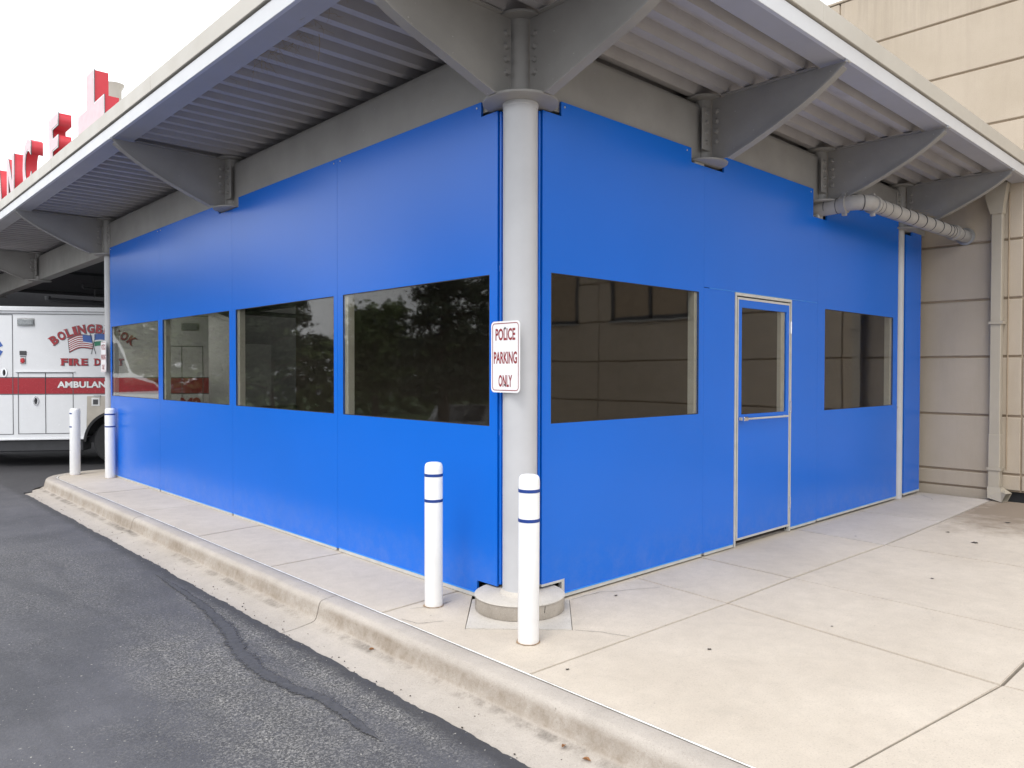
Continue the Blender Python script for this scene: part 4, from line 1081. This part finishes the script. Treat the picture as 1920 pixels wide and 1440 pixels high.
# crossed flags
b = MB(); b2 = MB(); b3 = MB(); b4 = MB()
def flagpt(u, v):
    x = .235+.36*u; z_ = 2.045-.02*(1-u) - v*.215 + .03*math.sin(u*4.6-.4) + u*.055 - .03
    return Vector((x-.0+.02*v, 0, z_+Z-.0))
def patch(B, u0, u1, v0, v1, y=-.0052, n=8):
    top = [B.bm.verts.new(flagpt(u0+(u1-u0)*i/n, v0)+Vector((0, y, 0))) for i in range(n+1)]; bot = [B.bm.verts.new(flagpt(u0+(u1-u0)*i/n, v1)+Vector((0, y, 0))) for i in range(n+1)]
    for i in range(n): B.bm.faces.new((bot[i], bot[i+1], top[i+1], top[i]))
for r_ in range(13): patch(b if r_ % 2 == 0 else b2, 0, 1, r_/13, (r_+1)/13)
patch(b3, .60, 1, 0, .54, -.0056)
patch(b4, -.03, 1.0, -.04, 1.05, -.0046)
ab(b4, 'flag_outline', M['ambgrey']); ab(b, 'flag_stripes', M['ambred']); ab(b2, 'flag_ground', M['trimwhite']); ab(b3, 'flag_canton', M['starblue'])
for (v0, v1, mt) in ((0, .5, 'starblue'), (.5, .62, 'trimwhite'), (.62, 1., 'green')):
    b = MB(); n = 8
    f2 = lambda u, v: Vector((.635+.34*u, -.0050, 2.07+Z-v*.20 + .025*math.sin(u*4.2) - u*.04))
    top = [b.bm.verts.new(f2(i/n, v0)) for i in range(n+1)]; bot = [b.bm.verts.new(f2(i/n, v1)) for i in range(n+1)]
    for i in range(n): b.bm.faces.new((bot[i], bot[i+1], top[i+1], top[i]))
    ab(b, 'second_flag_band', M[mt])
b = MB(); b.tube((.565, -.007, 2.10+Z), (.655, -.007, 1.74+Z), .004, 5).tube((.665, -.007, 2.11+Z), (.585, -.007, 1.74+Z), .004, 5); ab(b, 'flag_poles', M['ambgrey'])
b = MB()
for a in (0, 60, 120):
    b.box(-.055, .055, -.0048, -.0042, -.19, .19, mat=Matrix.Translation((-.945, -.0002*a/60, 1.82+Z)) @ Matrix.Rotation(R(a), 4, 'Y'))
ab(b, 'star_emblem', M['starblue'])

# ================================================================ TREES, LAWN AND CAR ACROSS THE ROAD (mirrored in the windows)
def tree(x, y, h, cr, kind, label):
    z0 = zasph(x, y)
    t = thing('pine_tree' if kind else 'broadleaf_tree', label, 'tree', (x, y, z0), group='trees across the road')
    rnd = random.Random(int(x*7+y*13)); b = MB(); tips = []
    b.sweep([(0, 0, -.1), (.05, 0, h*.3), (-.05, .05, h*.65), (0, 0, h*.97)], [h*.024, h*.019, h*.012, .02], 8)
    nb = 22 if kind else 18
    for i in range(nb):
        f = .22+.72*i/nb if kind else .35+.55*i/nb
        a = i*2.4+rnd.random(); L_ = (cr*(1.15-f) + .3) if kind else cr*(.55+.5*math.sin(f*3.))
        s_ = Vector((0, 0, h*f)); d = Vector((math.cos(a), math.sin(a), -.05+.2*rnd.random() if kind else .5)); e = s_+d*L_
        mid = s_.lerp(e, .5)+Vector((0, 0, .12*L_)); b.sweep([s_, mid, e], [h*.008, h*.005, .012], 5)
        for q in range(7 if kind else 6): tips.append((s_.lerp(e, .3+.75*q/6) + Vector((rnd.gauss(0, .14), rnd.gauss(0, .14), rnd.gauss(0, .12))), L_))
    b.build('trunk', M['bark'], t, True)
    V, F = [], []
    for p, L_ in tips:
        for j in range(34 if kind else 80):
            c = p + Vector((rnd.gauss(0, .19), rnd.gauss(0, .19), rnd.gauss(0, .10 if kind else .19)))
            s_ = rnd.uniform(.07, .15); u = Vector((rnd.gauss(0, 1), rnd.gauss(0, 1), rnd.gauss(0, 1))).normalized(); w2 = u.orthogonal().normalized()*s_*(.35 if kind else .7); u *= s_
            k0 = len(V); V += [c-u, c+w2, c+u, c-w2]; F.append((k0, k0+1, k0+2, k0+3))
    me = bpy.data.meshes.new('crown'); me.from_pydata(V, [], F); link('crown', me, M['leafb'] if kind else M['leafa'], t)
tree(-13.9, 22.8, 4.9, 1.0, 0, 'round green broadleaf tree across the road, mirrored in the nearest left window')
tree(-9.6, 12.9, 6.8, 1.0, 1, 'tall dark pine nearest the road, mirrored beside the corner column')
tree(-13.2, 14.6, 7.0, 1.3, 1, 'dark pine close behind the nearest pine on the lawn')
tree(-9.0, 21.8, 5.8, 2.0, 1, 'dark pine in the middle of the row, mirrored in the third window')
tree(-7.6, 24.0, 5.8, 2.8, 0, 'large green broadleaf tree beside the middle pine')
tree(-5.6, 28.0, 6.0, 3.0, 1, 'dark pine farthest along the road')
tree(-11.0, 29.0, 5.4, 2.2, 0, 'broad green tree at the back behind the small round one')
tree(-3.0, 33.0, 6.4, 3.0, 0, 'leafy tree straight beyond the end of the road')
tree(-20.0, 24.0, 3.9, 1.6, 0, 'broad green tree at the far left of the lawn')
tree(-3.5, -13.5, 9.5, 3.6, 1, 'dark pine behind the photographer beside the pavement')
# hedge as one mass far off
b = MB(); rnd = random.Random(5); V, F = [], []
for i in range(14000):
    t_ = rnd.random(); c = Vector((-34+44*t_, 30+14*t_+rnd.gauss(0, .8), -1.0 + rnd.random()**.7*4.2+rnd.gauss(0, .2)))
    s_ = rnd.uniform(.12, .28); u = Vector((rnd.gauss(0, 1), rnd.gauss(0, 1), rnd.gauss(0, 1))).normalized(); w2 = u.orthogonal().normalized()*s_*.7; u *= s_
    k0 = len(V); V += [c-u, c+w2, c+u, c-w2]; F.append((k0, k0+1, k0+2, k0+3))
b.bm.free(); me = bpy.data.meshes.new('far_hedge'); me.from_pydata(V, [], F); tag(link('far_hedge', me, M['leafa']), 'long dense green hedge far across the road', 'hedge', kind='stuff')
b = MB(); b.prism([(-60, 12), (-9.6, 15.5), (-6, 60), (-60, 60)], -1.3, -.98, 'z'); tag(b.build('lawn', M['grass']), kind='structure')
# parked car
car = thing('parked_car', 'silver car parked across the road, mirrored at the foot of the nearest left window', 'car', (-12.2, 15.0, zasph(-12.2, 15.0)-.25), R(-40))
body = [(-2.2, .30), (-2.25, .65), (-2.1, .88), (-1.2, .95), (-.55, 1.40), (.9, 1.45), (1.75, 1.0), (2.15, .92), (2.2, .35)]
b = MB(); b.prism(body, -.85, .85, 'y', bev=.06); ab_ = b.build('body', M['carpaint'], car, True)
for s_ in (-1, 1):
    b = MB(); b.prism([(-1.0, .96), (-.5, 1.33), (.15, 1.36), (.15, .96)], s_*.853-.004, s_*.853+.004, 'y').prism([(.22, .96), (.22, 1.36), (.85, 1.36), (1.45, .98)], s_*.853-.004, s_*.853+.004, 'y'); b.build('side_window', M['darkglass'], car)
b = MB(); b.prism([(-1.19, .98), (-.60, 1.385), (-.62, 1.40), (-1.22, .99)], -.7, .7, 'y').prism([(.98, 1.415), (1.70, 1.03), (1.73, 1.05), (1.0, 1.435)], -.7, .7, 'y'); b.build('windscreen', M['darkglass'], car)
for x_ in (-1.4, 1.35):
    for s_ in (-1, 1):
        b = MB(); b.tube((x_, s_*.68, .32), (x_, s_*.88, .32), .32, 24); w_ = b.build('wheel', M['tyre'], car, True)
        b = MB(); b.tube((x_, s_*.87, .32), (x_, s_*.89, .32), .20, 16); b.build('rim', M['galv'], w_, True)
b = MB(); b.box(-2.26, -2.2, -.75, -.45, .66, .8).box(-2.26, -2.2, .45, .75, .66, .8); b.build('headlight', M['greylamp'], car)
